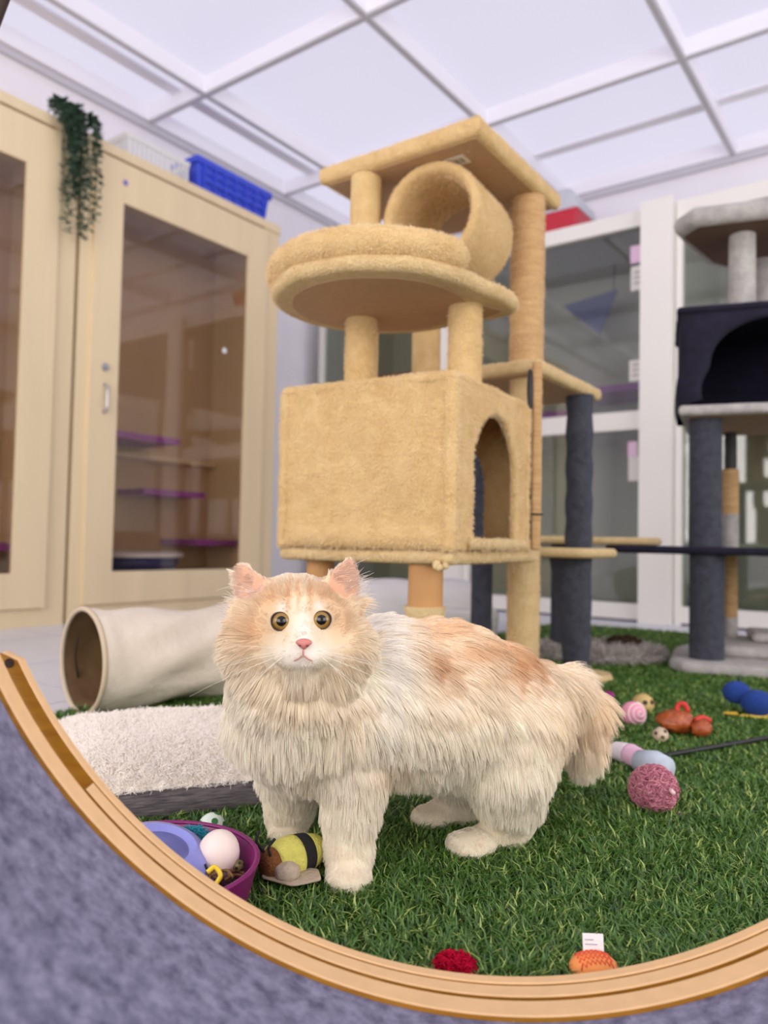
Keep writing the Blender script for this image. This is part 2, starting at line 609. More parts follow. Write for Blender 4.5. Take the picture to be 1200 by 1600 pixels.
# slim extra battens under the outer panels
for (u0, u1, v0, v1) in ((UF, UB, 3.60, 3.68), (4.66, 4.74, VR, 3.41)):
    struct('batten', rbx(MB(), u0, u1, v0, v1, H + .085, H + .098), M['coffer'], ceil)
struct('trim_1', rbx(MB(), UF, UB, VL - .03, VL, H - .04, H - .001), M['tbar'])
struct('trim_2', rbx(MB(), UB - .03, UB, VR, VL - .03, H - .04, H - .001), M['tbar'])

# ---------------------------------------------------------------- artificial turf
TU0, TU1, TV0, TV1 = -1.2, 3.86, -2.3, 1.66
rug = struct('turf_rug', rbx(MB(), TU0, TU1, TV0, TV1, .0, .004), M['turf_base'])
rug['kind'] = 'stuff'
tag(rug, 'short green artificial turf covering the floor', 'artificial turf')


def make_turf():
    n_try = 640000
    # density falls with the distance, as the blades get too fine to tell apart
    D = .62 + (4.4 - .62) * RNG.random(n_try) ** 1.9
    X = (RNG.random(n_try) - .5) * 1.28 * D
    keep = RNG.random(n_try) < np.clip(D ** 1.0 / 3.0, .16, 1)
    X, D = X[keep], D[keep]
    u = X * U[0] + D * U[1]
    v = X * V[0] + D * V[1]
    ok = (u < TU1) & (v < TV1) & (X > -.95)
    X, D = X[ok], D[ok]
    n = len(X)
    sc = np.clip(D, 1, 2.4) ** .8
    patch = np.sin(X * 23 + 2 * np.sin(D * 17)) * np.sin(D * 29 + 1.5 * np.sin(X * 19))
    ang = RNG.random(n) * 6.283
    lean = .5 + .9 * RNG.random(n)
    L = (.010 + .012 * RNG.random(n)) * (1 + .15 * patch)
    w = (.0009 + .0005 * RNG.random(n)) * sc
    d = np.stack([np.cos(ang), np.sin(ang)], 1)
    side = np.stack([-d[:, 1], d[:, 0]], 1)
    z = np.full(n, .003)
    p0 = np.stack([X, D], 1)
    p1 = p0 + d * (L * lean * .35)[:, None]
    p2 = p0 + d * (L * lean * .95)[:, None] + side * ((RNG.random(n) - .5) * .4 * L)[:, None]
    h1, h2 = L * .55, L * (.95 - .35 * (lean - .5))
    vs = np.empty((n, 5, 3))
    vs[:, 0, :2], vs[:, 0, 2] = p0 - side * w[:, None], z
    vs[:, 1, :2], vs[:, 1, 2] = p0 + side * w[:, None], z
    vs[:, 2, :2], vs[:, 2, 2] = p1 - side * w[:, None] * .9, z + h1
    vs[:, 3, :2], vs[:, 3, 2] = p1 + side * w[:, None] * .9, z + h1
    vs[:, 4, :2], vs[:, 4, 2] = p2, z + h2
    base = (np.arange(n) * 5)[:, None]
    tris = np.concatenate([base + np.array([0, 1, 3]), base + np.array([0, 3, 2]), base + np.array([2, 3, 4])], 1).reshape(-1, 3)
    me = bpy.data.meshes.new('turf_blades')
    me.vertices.add(n * 5)
    me.vertices.foreach_set('co', vs.astype(np.float32).ravel())
    nf = len(tris)
    me.loops.add(nf * 3)
    me.loops.foreach_set('vertex_index', tris.astype(np.int32).ravel())
    me.polygons.add(nf)
    me.polygons.foreach_set('loop_start', np.arange(0, nf * 3, 3, dtype=np.int32))
    me.update()
    me.validate()
    a = me.attributes.new('tint', 'FLOAT_COLOR', 'POINT')
    t = RNG.random(n)
    c0, c1, c2 = np.array(srgb(52, 90, 32)[:3]), np.array(srgb(104, 148, 58)[:3]), np.array(srgb(176, 196, 104)[:3])
    c = c0 + (c1 - c0) * t[:, None]
    hi = RNG.random(n) < .12
    c[hi] = c2
    c = np.repeat(c[:, None, :], 5, 1)
    cc = np.ones((n * 5, 4), dtype=np.float32)
    cc[:, :3] = c.reshape(-1, 3)
    a.data.foreach_set('color', cc.ravel())
    ob = bpy.data.objects.new('turf_blades', me)
    COL.objects.link(ob)
    me.materials.append(fibre_mat('turf_fibre', None, .3, .06))
    ob.parent = rug
    ob.matrix_parent_inverse = ROOM.inverted()
    ob['kind'] = 'stuff'


make_turf()


# ================================================================ WOODEN CABINETS (left wall)
def cabinet(u0, u1, du0, du1, gu0, gu1, label, handle=True):
    VF = 3.37
    c = (u0 + u1) / 2
    t = thing('wooden_cabinet', label, 'cabinet', tuple(U * c + V * VF), -YAW)

    def bx(mb, a0, a1, v0, v1, z0, z1):          # u, v, z relative to the unit
        return mb.box(-(v1 - VF), -(v0 - VF), a0 - c, a1 - c, z0, z1)
    VB = 3.935
    # carcass boards
    bx(MB(), u0, u0 + .025, VF, VB, 0, 2.365).build('side_panel', M['maple'], t, False)
    bx(MB(), u1 - .025, u1, VF, VB, 0, 2.365).build('side_panel', M['maple'], t, False)
    bx(MB(), u0 + .025, u1 - .025, VF, VB, 2.335, 2.365).build('top_panel', M['maple'], t, False)
    bx(MB(), u0 + .025, u1 - .025, VF, VB, .20, .23).build('bottom_panel', M['maple_in'], t, False)
    bx(MB(), u0 + .025, u1 - .025, VB - .015, VB, .23, 2.335).build('back_panel', M['maple_in'], t, False)
    bx(MB(), u0 + .025, u1 - .025, VF + .001, VF + .03, 0, .20).build('plinth', M['maple'], t, False)
    bx(MB(), u0, u1, VF - .022, VF, 2.325, 2.375).build('cornice', M['maple'], t, False)
    ff = bx(bx(MB(), u0, du0 + .012, VF - .012, VF, .0, 2.325), du1 - .012, u1, VF - .012, VF, 0, 2.325)
    ff.build('face_frame', M['maple'], t, False)
    bx(MB(), du0 + .012, du1 - .012, VF - .012, VF, 0, .08).build('bottom_rail', M['maple'], t, False)
    # glazed door
    z0, z1, gz0, gz1 = .085, 2.305, .245, 2.10
    dm = MB()
    bx(dm, du0, gu0, VF - .034, VF - .012, z0, z1)
    bx(dm, gu1, du1, VF - .034, VF - .012, z0, z1)
    bx(dm, gu0, gu1, VF - .034, VF - .012, z0, gz0)
    bx(dm, gu0, gu1, VF - .034, VF - .012, gz1, z1)
    door = dm.build('door', M['maple'], t, False)
    bx(MB(), gu0 - .004, gu1 + .004, VF - .022, VF - .018, gz0 - .004, gz1 + .004).build('glass_pane', M['glass_brown'], door, False)
    if handle:
        hu = (du0 + gu0) / 2
        hx, hy = -(VF - .034 - VF), hu - c
        MB().tube(bez([(hx, hy, 1.165), (hx + .028, hy, 1.15), (hx + .032, hy, 1.095), (hx + .028, hy, 1.04), (hx, hy, 1.025)], 16), .007, 8).build('handle', M['steel'], door)
        MB().tube([(hx, hy, 1.25), (hx + .008, hy, 1.25), (hx + .008, hy, 1.25), (hx + .02, hy, 1.25)], [.02, .02, .012, .012], 14).build('lock', M['steel'], door, 'auto')
        MB().tube([(hx, gu0 - c + .004, 2.205), (hx + .003, gu0 - c + .004, 2.205)], .014, 14).build('round_disc', mat('violet_sticker', srgb(120, 110, 190), .5), door, 'auto')
        MB().tube([(.0225, 2.985 - c, 1.50), (.025, 2.985 - c, 1.50)], .016, 16).build('round_disc', mat('white_dot', srgb(236, 236, 240), .5), door, 'auto')  # small white disc on the door glass
    return t, bx


cab1, bx1 = cabinet(2.065, 3.42, 2.13, 3.30, 2.285, 3.145, 'pale maple cabinet with tall glass door, blue crate on its top')
cab0, bx0 = cabinet(.70, 2.045, .86, 1.94, 1.02, 1.78, 'pale maple glass-door cabinet cut off by the picture edge', False)
for (a0, a1, v0, v1, z) in ((2.30, 2.86, 3.56, 3.90, .95), (2.70, 3.14, 3.66, 3.91, .66), (3.02, 3.385, 3.58, 3.91, .375)):
    bx1(MB(), a0, a1, v0, v1, z, z + .035).build('shelf', M['purple'], cab1, False)
bx1(MB(), 2.095, 3.39, 3.84, 3.915, .88, .91).build('back_rail', M['maple'], cab1, False)
bx0(MB(), 1.2, 2.01, 3.58, 3.91, .34, .375).build('shelf', M['purple'], cab0, False)
# litter tray in the cabinet
tp = U * 2.66 + V * 3.62
tray = thing('litter_tray', 'navy litter tray with white rim behind the cabinet glass', 'litter tray', (tp[0], tp[1], .23), -YAW)


def oval_ring(a, b, z, n=36):
    return [(a * math.cos(2 * math.pi * k / n), b * math.sin(2 * math.pi * k / n), z) for k in range(n)]


MB().loft([oval_ring(.15, .21, 0), oval_ring(.17, .24, .08), oval_ring(.165, .235, .08), oval_ring(.145, .205, .008)], True, True, True).build('tray_body', mat('navy_plastic', srgb(40, 44, 110), .4), tray)
MB().loft([oval_ring(.185, .255, .078), oval_ring(.187, .257, .098), oval_ring(.165, .235, .104), oval_ring(.155, .225, .09), oval_ring(.185, .255, .078)], True, False, False).build('tray_rim', mat('white_plastic', srgb(226, 226, 232), .35), tray)

# blue plastic crate on the cabinet: walls with ribs, handle slots
cp = U * 3.09 + V * 3.52
crate = thing('storage_crate', 'blue plastic storage crate on top of the wooden cabinet', 'crate', (cp[0], cp[1], 2.375), -YAW)
blue = mat('blue_plastic', srgb(52, 76, 208), .4, var=.05)
cw, cl, ch = .115, .29, .205


def rect_ring(a, b, z, r=.02):
    return [(x, y, z) for x, y in rpoly([(-a, -b), (a, -b), (a, b), (-a, b)], r, 3)]


MB().loft([rect_ring(cw * .86, cl * .9, 0), rect_ring(cw, cl, ch), rect_ring(cw * .95, cl * .97, ch), rect_ring(cw * .82, cl * .87, .012)]).build('crate_body', blue, crate, 'auto')
MB().loft([rect_ring(cw * 1.08, cl * 1.04, ch - .03), rect_ring(cw * 1.10, cl * 1.045, ch + .004), rect_ring(cw * .96, cl * .97, ch + .004), rect_ring(cw * .98, cl * .98, ch - .02), rect_ring(cw * 1.08, cl * 1.04, ch - .03)], True, False, False).build('crate_rim', blue, crate, 'auto')
for k in range(7):
    y = -.24 + .08 * k
    MB().add([(cw * .885, y - .006, .02), (cw * .885, y + .006, .02), (cw * 1.0, y + .006, ch - .03), (cw * 1.0, y - .006, ch - .03),
              (cw * .885 + .012, y - .006, .02), (cw * .885 + .012, y + .006, .02), (cw * 1.0 + .012, y + .006, ch - .03), (cw * 1.0 + .012, y - .006, ch - .03)],
             [(0, 1, 2, 3), (4, 7, 6, 5), (0, 4, 5, 1), (1, 5, 6, 2), (2, 6, 7, 3), (3, 7, 4, 0)]).build('rib', blue, crate, False)
for z in (.08, .13):
    MB().box(cw * .95, cw * .95 + .012, -.25, .25, z, z + .012).build('rib', blue, crate, False)

# white slatted basket beside the crate
bp = U * 2.55 + V * 3.56
bask = thing('white_basket', 'white slatted plastic basket behind the blue crate on the cabinet', 'basket', (bp[0], bp[1], 2.375), -YAW)
wp = mat('basket_white', srgb(224, 224, 222), .5)
MB().box(-.14, .14, -.2, .2, 0, .012).build('basket_base', wp, bask, False)
MB().loft([rect_ring(.145, .205, .12), rect_ring(.15, .21, .145), rect_ring(.135, .195, .145), rect_ring(.135, .195, .12), rect_ring(.145, .205, .12)], True, False, False).build('basket_rim', wp, bask, 'auto')
for k in range(14):
    y = -.19 + .38 * k / 13
    for x in (-.138, .138):
        MB().box(x - .004, x + .004, y - .007, y + .007, .01, .122).build('slat', wp, bask, False)
for k in range(9):
    x = -.12 + .24 * k / 8
    for y in (-.198, .198):
        MB().box(x - .007, x + .007, y - .004, y + .004, .01, .122).build('slat', wp, bask, False)

# trailing plant hung over the cabinet front
pp = U * 2.0 + V * 3.345
plant = thing('trailing_plant', 'trailing artificial ivy hanging over the cabinet front', 'plant', (pp[0], pp[1], 2.376), -YAW)
stems, leaves = MB(), MB()
for s in range(15):
    y0 = random.uniform(-.10, .09)
    ln = random.choice([.28, .36, .44, .50, .54])
    y1 = y0 * .8 + random.uniform(-.05, .05) + .02
    path = bez([(-.06, y0, .015), (.03, y0, .045 + random.uniform(0, .03)), (.055, y0 + .01, -.04), (.05 + random.uniform(0, .03), (y0 + y1) / 2, -ln * .5), (.045 + random.uniform(0, .02), y1, -ln)], 24)
    stems.tube(path, .0018, 5)
    for q in path[2:]:
        for k in range(6):
            a = random.uniform(0, 6.28)
            e = random.uniform(-1.2, .5)
            d = Vector((abs(math.cos(a)) * .8, math.sin(a), math.sin(e))).normalized()
            L = random.uniform(.018, .034)
            sd = d.cross(Vector((random.uniform(-.3, .3), random.uniform(-.3, .3), 1))).normalized() * L * .34
            up = d.cross(sd).normalized() * L * .12
            b = q + d * .006
            leaves.add([b, b + d * L * .4 + sd, b + d * L, b + d * L * .4 - sd, b + d * L * .45 - up], [(0, 4, 1), (1, 4, 2), (2, 4, 3), (3, 4, 0)])
stems.build('stems', mat('plant_stem', srgb(52, 70, 48), .7), plant)
lv = leaves.build('foliage', mat('ivy_leaf', srgb(84, 110, 88), .55, col2=srgb(44, 66, 54), vscale=30), plant, False)
lv['kind'] = 'stuff'


# ================================================================ WHITE GLAZED ENCLOSURES (back wall)
def enclosure(v0, v1, label, post=True, stick=True):
    UFR = 4.30
    c = (v0 + v1) / 2
    t = thing('glazed_enclosure', label, 'enclosure', tuple(U * UFR + V * c), -YAW)

    def bx(mb, u0, u1, a0, a1, z0, z1):
        return mb.box(-(a1 - c), -(a0 - c), u0 - UFR, u1 - UFR, z0, z1)
    top = 2.33
    bx(MB(), UFR + .06, 5.24, v0, v0 + .02, 0, top).build('side_panel', M['room_in'], t, False)
    bx(MB(), UFR + .06, 5.24, v1 - .02, v1, 0, top).build('side_panel', M['room_in'], t, False)
    bx(MB(), UFR + .02, 5.24, v0, v1, top - .02, top).build('roof_panel', M['room_in'], t, False)
    bx(MB(), 5.22, 5.24, v0 + .02, v1 - .02, .0, top - .02).build('back_panel', M['room_in'], t, False)
    bx(MB(), UFR + .06, 5.22, v0 + .02, v1 - .02, .03, .05).build('floor_panel', M['room_in'], t, False)
    bx(MB(), UFR + .06, 5.22, v0 + .02, v1 - .02, 1.12, 1.14).build('middle_floor', M['room_in'], t, False)
    # posts and rails
    bx(MB(), UFR, UFR + .06, v1 - .035, v1, 0, top).build('post', M['upvc'], t, False)
    bx(MB(), UFR, UFR + .06, v0, v0 + .10, 0, top).build('post', M['upvc'], t, False)
    if post:
        bx(MB(), UFR - .05, UFR - .001, v0 + .003, v0 + .175, 0, top + .02).build('pilaster', M['upvc'], t, False)
    for z0, z1 in ((.012, .10), (1.08, 1.185), (2.24, top)):
        bx(MB(), UFR, UFR + .06, v0 + .10, v1 - .035, z0, z1).build('rail', M['upvc'], t, False)
    bx(MB(), UFR + .015, UFR + .055, v0, v1, 0, .012).build('threshold', mat('dark_threshold', srgb(70, 72, 84), .6), t, False)
    for z0, z1 in ((.10, 1.08), (1.185, 2.24)):
        bx(MB(), UFR + .03, UFR + .036, v0 + .098, v1 - .034, z0, z1).build('glass_pane', M['glass_grey'], t, False)
    if stick:
        wh = mat('label_white', srgb(226, 222, 216), .6)
        pk = mat('label_pink', srgb(236, 200, 226), .6)
        for (vv, z, w, h, mm) in ((v0 + .225, 2.09, .03, .05, pk), (v0 + .22, 1.95, .032, .07, wh), (v0 + .225, 1.42, .032, .06, wh), (v0 + .235, .97, .026, .045, pk), (v0 + .23, .86, .028, .07, wh)):
            bx(MB(), UFR + .027, UFR + .0299, vv - w, vv + w, z - h, z + h).build('label_sticker', mm, t, False)
        dk = mat('print_grey', srgb(120, 110, 110), .7)
        for (vv, z) in ((v0 + .22, 1.95), (v0 + .225, 1.42)):
            for k in range(3):
                bx(MB(), UFR + .0262, UFR + .0269, vv - .02, vv + .014, z + .03 - .03 * k, z + .036 - .03 * k).build('print_line', dk, t, False)
    return t, bx


en1, b1 = enclosure(2.51, 3.78, 'white framed glass enclosure half hidden behind the beige cat tree', True, True)
en2, b2 = enclosure(1.195, 2.505, 'white framed glass enclosure with red carrier on its roof', True, True)
en3, b3 = enclosure(-.12, 1.19, 'white framed glass enclosure behind the grey cat tree', True, False)
b2(MB(), 4.75, 5.2, 1.5, 2.1, 1.40, 1.44).build('shelf', M['purple'], en2, False)
b2(MB(), 4.72, 5.2, 2.0, 2.5, 1.26, 1.30).build('shelf', M['purple'], en2, False)
b2(MB(), 4.8, 4.83, 1.42, 1.45, 1.15, 2.0).build('purple_upright', M['purple'], en2, False)
b1(MB(), 4.5, 5.0, 2.9, 3.4, 1.60, 1.64).build('shelf', mat('red_shelf', srgb(170, 84, 64), .6), en1, False)
b3(MB(), 4.36, 4.362, 1.10, 1.16, .93, .99).build('label_sticker', mat('label_plain', srgb(226, 222, 216), .6), en3, False)
b3(MB(), 4.36, 4.362, 1.11, 1.15, .48, .52).build('label_sticker', mat('label_plain2', srgb(226, 222, 216), .6), en3, False)
# blue hammock slung in the upper enclosure
hp = U * 4.85 + V * 1.90
ham = thing('corner_hammock', 'blue triangular hammock hung inside the upper enclosure', 'hammock', (hp[0], hp[1], 1.78), -YAW)
MB().add([(-.22, .12, .30), (.16, .10, .34), (.10, -.06, .02), (-.22, .12, .285), (.16, .10, .325), (.10, -.06, .005)], [(0, 1, 2), (5, 4, 3), (0, 3, 4, 1), (1, 4, 5, 2), (2, 5, 3, 0)]).build('hammock_cloth', mat('blue_cloth', srgb(70, 90, 160), .8), ham, False)
MB().tube([(.13, .1, .33), (.13, .12, .52)], .004, 6).build('hammock_cord', M['black'], ham)
# feeding hoop and ball inside the right enclosure
hp = U * 4.62 + V * .86
hoop = thing('running_wheel', 'pale running wheel inside the enclosure behind grey cat tree', 'pet wheel', (hp[0], hp[1], .05), -YAW + .5)
pts = [(.19 * math.cos(a), 0, .2 + .19 * math.sin(a)) for a in np.linspace(0, 2 * math.pi, 40)]
MB().tube(pts, .022, 10, False).build('hoop_ring', mat('sage_plastic', srgb(160, 168, 150), .5), hoop)
MB().box(-.1, .1, -.06, .06, 0, .012).build('hoop_foot', mat('sage_dark', srgb(110, 118, 108), .6), hoop, False)
hp = U * 4.55 + V * 1.14
tag(MB().ball((hp[0], hp[1], .10), .05, 20).build('toy_ball', mat('blue_ball_vinyl', srgb(50, 84, 150), .4)), 'blue ball on the floor inside the glass enclosure', 'ball')
# red and grey pet carrier on the enclosure roof
cp = U * 4.58 + V * 2.08
car = thing('pet_carrier', 'red and pale grey pet carrier on top of the white enclosures', 'pet carrier', (cp[0], cp[1], 2.33), -YAW)
red = mat('red_plastic', srgb(196, 34, 56), .4)
gr = mat('carrier_grey', srgb(196, 198, 206), .5)
MB().loft([rect_ring(.24, .15, 0, .04), rect_ring(.27, .17, .16, .04), rect_ring(.27, .17, .165, .04)]).build('carrier_tray', red, car, 'auto')
MB().loft([rect_ring(.275, .175, .165, .04), rect_ring(.275, .175, .18, .04), rect_ring(.26, .165, .24, .05), rect_ring(.20, .12, .32, .06), rect_ring(.12, .07, .335, .05)]).build('carrier_hood', gr, car, 'auto')
MB().tube(bez([(-.06, 0, .33), (-.05, 0, .375), (.05, 0, .375), (.06, 0, .33)], 12), .01, 8).build('carrier_handle', red, car)

# ================================================================ BEIGE CAT TREE
TREE_YAW = math.radians(31)
ex = np.array([math.sin(TREE_YAW), math.cos(TREE_YAW)])      # to the right and away
ey = np.array([-math.cos(TREE_YAW), math.sin(TREE_YAW)])     # to the left and away
B0 = np.array([.133, 1.55])                                  # near bottom corner of the condo
tree = thing('cat_tree', 'tall beige plush cat tree with condo, round perch and tunnel', 'cat tree', (B0[0], B0[1], 0), 0)


def tb(p):                        # world plan point -> tree local
    return (p[0] - B0[0], p[1] - B0[1])


def quad(c, a, b, la, lb):        # outline from a corner along two directions
    return [tb(c), tb(c + a * la), tb(c + a * la + b * lb), tb(c + b * lb)]


def post(name, x, y, z0, z1, r, mt, amp=.03, parent=tree, org=B0, n=24):
    k = max(3, int((z1 - z0) / .02))
    pts = [(x - org[0], y - org[1], z0 + (z1 - z0) * i / k) for i in range(k + 1)]
    return MB().tube(pts, r, n, True, amp).build(name, mt, parent, 'auto')


def board(name, outline, z0, z1, cover, parent=tree, under=True, r=.014, lip=.03, umat=None):
    """plush-wrapped board: rounded cover, bare chipboard panel let into the underside"""
    o = MB().plate(sub(outline, .012), z0, z1, r, 4, .0025).build(name, cover, parent, 'auto')
    if under:
        n = len(outline)
        c = np.mean(np.array(outline), 0)
        ins = []
        for p in outline:
            d = c - np.array(p)
            L = np.linalg.norm(d)
            ins.append(tuple(np.array(p) + d / L * lip * 1.35))
        MB().plate(sub(ins, .03), z0 - .0015, z0 + .004, .0005, 1).build('underside_board', umat or M['board'], o, False)
    return o


LW, LD = .416, .40                # condo width (left face) and depth (right face)
ZB0, ZB1 = .405, .757
# platform that carries the condo; it runs on past the arch to the right
outl = rpoly([tb(B0 - ex * .012 - ey * .012), tb(B0 + ex * (LD + .09) - ey * .012), tb(B0 + ex * (LD + .09) + ey * (LW + .012)), tb(B0 - ex * .012 + ey * (LW + .012))], .02, 4)
board('condo_platform', outl, .375, .405, M['plush_lip'], lip=.03)


def wall_xy(o, a, la, mb=None):
    return o, a, la


def wall_panel(name, o, a, la, nrm, t=.014, arch=None, mt=M['plush'], seed=0.0, z0=ZB0, z1=ZB1):
    """padded wall from plan point o along a; arch = (s0, s1, z_spring, z_sill): an arched cat door cut through"""
    N, K = 30, 26
    mb = MB()

    def pt(s, z, w):
        q = o + a * s + nrm * w
        return (q[0] - B0[0], q[1] - B0[1], z)
    if arch is None:
        grid_o, grid_i = [], []
        for k in range(K + 1):
            z = z0 + (z1 - z0) * k / K
            ro, ri = [], []
            for i in range(N + 1):
                s = la * i / N
                p = Vector((s, z, seed))
                e = min(1, s / .03, (la - s) / .03)
                bul = .012 * math.sin(math.pi * i / N) * math.sin(math.pi * k / K) * .6
                wr = .007 * mnoise.noise(p * 6) + .003 * mnoise.noise(p * 22)
                low = .012 * math.exp(-((z - z0 - .022) / .02) ** 2) * (.7 + .6 * mnoise.noise(Vector((s * 9, 3.1, seed))))
                ro.append(pt(s, z, t + (bul + wr + low) * e))
                ri.append(pt(s, z, 0))
            grid_o.append(ro)
            grid_i.append(ri)
        n1 = N + 1
        vs = [p for r in grid_o for p in r] + [p for r in grid_i for p in r]
        off = n1 * (K + 1)
        fs = []
        for k in range(K):
            for i in range(N):
                q = k * n1 + i
                fs.append((q, q + 1, q + n1 + 1, q + n1))
                fs.append((off + q, off + q + n1, off + q + n1 + 1, off + q + 1))
        for k in range(K):
            q = k * n1
            fs.append((q, q + n1, off + q + n1, off + q))
            q = k * n1 + N
            fs.append((q, off + q, off + q + n1, q + n1))
        for i in range(N):
            fs.append((i, off + i, off + i + 1, i + 1))
            q = K * n1 + i
            fs.append((q, q + 1, off + q + 1, off + q))
        mb.add(vs, fs)
    else:
        s0, s1, zs, zl = arch
        c, hw = (s0 + s1) / 2, (s1 - s0) / 2
        inner, outer = [], []
        m_ = 14

        def onrect(s, z):
            # shoot from the arch centre to the panel rectangle
            cz = zs
            ds, dz = s - c, z - cz
            ts = []
            if ds > 1e-9:
                ts.append((la - c) / ds)
            if ds < -1e-9:
                ts.append((0 - c) / ds)
            if dz > 1e-9:
                ts.append((z1 - cz) / dz)
            if dz < -1e-9:
                ts.append((z0 - cz) / dz)
            t_ = min(ts)
            return (c + ds * t_, cz + dz * t_)
        loop = []
        for i in range(m_ + 1):
            loop.append((c + hw, zl + (zs - zl) * i / m_))
        for i in range(1, 2 * m_):
            a_ = math.pi * i / (2 * m_)
            loop.append((c + hw * math.cos(a_), zs + hw * 1.15 * math.sin(a_)))
        for i in range(m_ + 1):
            loop.append((c - hw, zs - (zs - zl) * i / m_))
        for i in range(1, m_):
            loop.append((c - hw + 2 * hw * i / m_, zl))
        rect = [onrect(*p) for p in loop]
        # snap the nearest ray to each rectangle corner
        for cs_, cz_ in ((0, z0), (la, z0), (la, z1), (0, z1)):
            j = min(range(len(rect)), key=lambda q: (rect[q][0] - cs_) ** 2 + (rect[q][1] - cz_) ** 2)
            rect[j] = (cs_, cz_)
        rings = []
        for f, w in ((0, 0), (0, t * .5), (.03, t * .95), (.1, t * 1.1), (.3, t), (.6, t), (.9, t * .95), (1, t * .8), (1, 0)):
            ring = []
            for (p, q) in zip(loop, rect):
                s = p[0] + (q[0] - p[0]) * f
                z = p[1] + (q[1] - p[1]) * f
                wob = .004 * mnoise.noise(Vector((s * 9, z * 9, 2 + seed))) if 0 < f < 1 else 0
                ring.append(pt(s, z, w + wob))
            rings.append(ring)
        rings.append(rings[0])
        mb.loft(list(reversed(rings)), True, False, False)
    return mb.build(name, mt, tree)


IN = .02
wall_panel('condo_wall', B0 + ey * LW, -ey, LW, -ex, seed=.3)                           # big closed face
wall_panel('condo_wall', B0, ex, LD, -ey, arch=(.085, .325, .57, .425), seed=1.1)       # arched door
wall_panel('condo_wall', B0 + ex * LD, ey, LW, ex, arch=(.10, .32, .57, .43), seed=2.2)  # second door behind
wall_panel('condo_wall', B0 + ex * LD + ey * LW, -ex, LD, ey, seed=3.7)
# plush roof of the condo with soft folded edge
roofo = rpoly([tb(B0 - ex * .014 - ey * .014), tb(B0 + ex * (LD + .014) - ey * .014), tb(B0 + ex * (LD + .014) + ey * (LW + .014)), tb(B0 - ex * .014 + ey * (LW + .014))], .022, 4)
MB().plate(sub(roofo, .012), ZB1 - .012, ZB1 + .014, .013, 4, .003).build('condo_roof', M['plush'], tree, 'auto')
# padded sill of the arch and the little frayed tuft below the near corner
for cx_, cy_ in ((-.002, -.002), (LD + .002, -.002), (-.002, LW + .002)):
    q = B0 + ex * cx_ + ey * cy_
    MB().tube([(q[0] - B0[0], q[1] - B0[1], z) for z in np.linspace(ZB0 - .002, ZB1 - .004, 26)], .0165, 16, True, .08).build('corner_seam', M['plush'], tree)
q0 = B0 + ex * .06 - ey * .016
MB().tube([(q0[0] - B0[0] + ex[0] * s, q0[1] - B0[1] + ex[1] * s, .418) for s in np.linspace(0, .30, 14)], .013, 12, True, .1).build('door_sill', M['plush_lip'], tree)
tf = MB()
for k in range(9):
    tf.ball((-.02 + random.uniform(-.012, .02), -.006 + random.uniform(-.004, .004), .375 + random.uniform(-.008, .004)), random.uniform(.005, .009), 8)
tf.build('frayed_tuft', M['plush_lip'], tree)
# posts under the condo
wx = B0 + ex * .035 + ey * .035
post('support_post', wx[0] - .03, wx[1] + .03, .0, .376, .037, M['woodpost'], 0)
pts = [(wx[0] - .03 - B0[0], wx[1] + .03 - B0[1], z) for z in np.linspace(.02, .285, 14)]
MB().tube(pts, [.041 + .005 * (i % 2) for i in range(14)], 18, True, .15).build('post_sleeve', M['plush_lip'], tree)
w2 = B0 + ey * .36 + ex * .06
post('support_post', w2[0], w2[1], 0, .376, .032, M['woodpost'], 0)
# posts from the condo roof to the round perch
for (x, y) in ((-.062, 1.80), (.172, 1.685)):
    post('perch_post', x, y, ZB1 + .012, .948, .037, M['plush'], .02)
# tall posts
post('rope_post', .395, 2.16, .0, .905, .044, M['plush_lip'], .03)
post('rope_post', .395, 2.16, .92, 1.405, .047, M['rope'], .035)
post('back_post', .118, 2.30, .92, 1.405, .043, M['plush'], .03)
post('back_post', -.066, 2.052, ZB1, 1.405, .042, M['plush'], .02)
# narrow split board beside the condo, its dark gap drawn as a black strip, and a cable tie
nb = B0 + ex * (LD + .035) - ey * .018
MB().rbox(nb[0] - B0[0] - .006, nb[0] - B0[0] + .017, nb[1] - B0[1] - .01, nb[1] - B0[1] + .01, .405, .88, .006, 2, .05, .002).build('narrow_board', M['rope'], tree)
MB().rbox(nb[0] - B0[0] - .017, nb[0] - B0[0] - .007, nb[1] - B0[1] - .006, nb[1] - B0[1] + .008, .43, .86, .003, 2, .03, .006, 14).build('gap_strip', M['black'], tree)
MB().tube([(nb[0] - B0[0] + .006 + .017 * math.cos(a), nb[1] - B0[1] + .014 * math.sin(a), .495) for a in np.linspace(0, 2 * math.pi, 14)], .0025, 6, False).build('cable_tie', M['black'], tree)

# round perch: D-shaped board, thick bolster round the outside
PC = np.array([-.020, 1.70])
peri = []
for k in range(64):
    a = math.radians(-40 - k * (266) / 63)
    peri.append((PC[0] + .238 * math.cos(a), PC[1] + .238 * math.sin(a)))
peri = [tb(p) for p in peri]
corner = [tb(p) for p in ((.20, 1.825), (.255, 1.79), (.296, 1.745), (.292, 1.70), (.262, 1.655))]
perch_out = list(reversed(peri + corner))
pb_ = MB().plate(sub(perch_out, .012), .945, .981, .016, 5, .003).build('perch_board', M['plush_lip'], tree, 'auto')
ins = [tb((PC[0] + .194 * math.cos(a), PC[1] + .194 * math.sin(a))) for a in np.linspace(0, 2 * math.pi, 49)[:-1]]
MB().plate(ins, .9425, .949, .0005, 1).build('underside_board', M['board'], pb_, False)
MB().plate(rpoly([tb((.10, 1.60)), tb((.258, 1.71)), tb((.205, 1.80)), tb((.08, 1.82))], .02), .9427, .949, .0005, 1).build('underside_board', M['board'], pb_, False)
bol = []
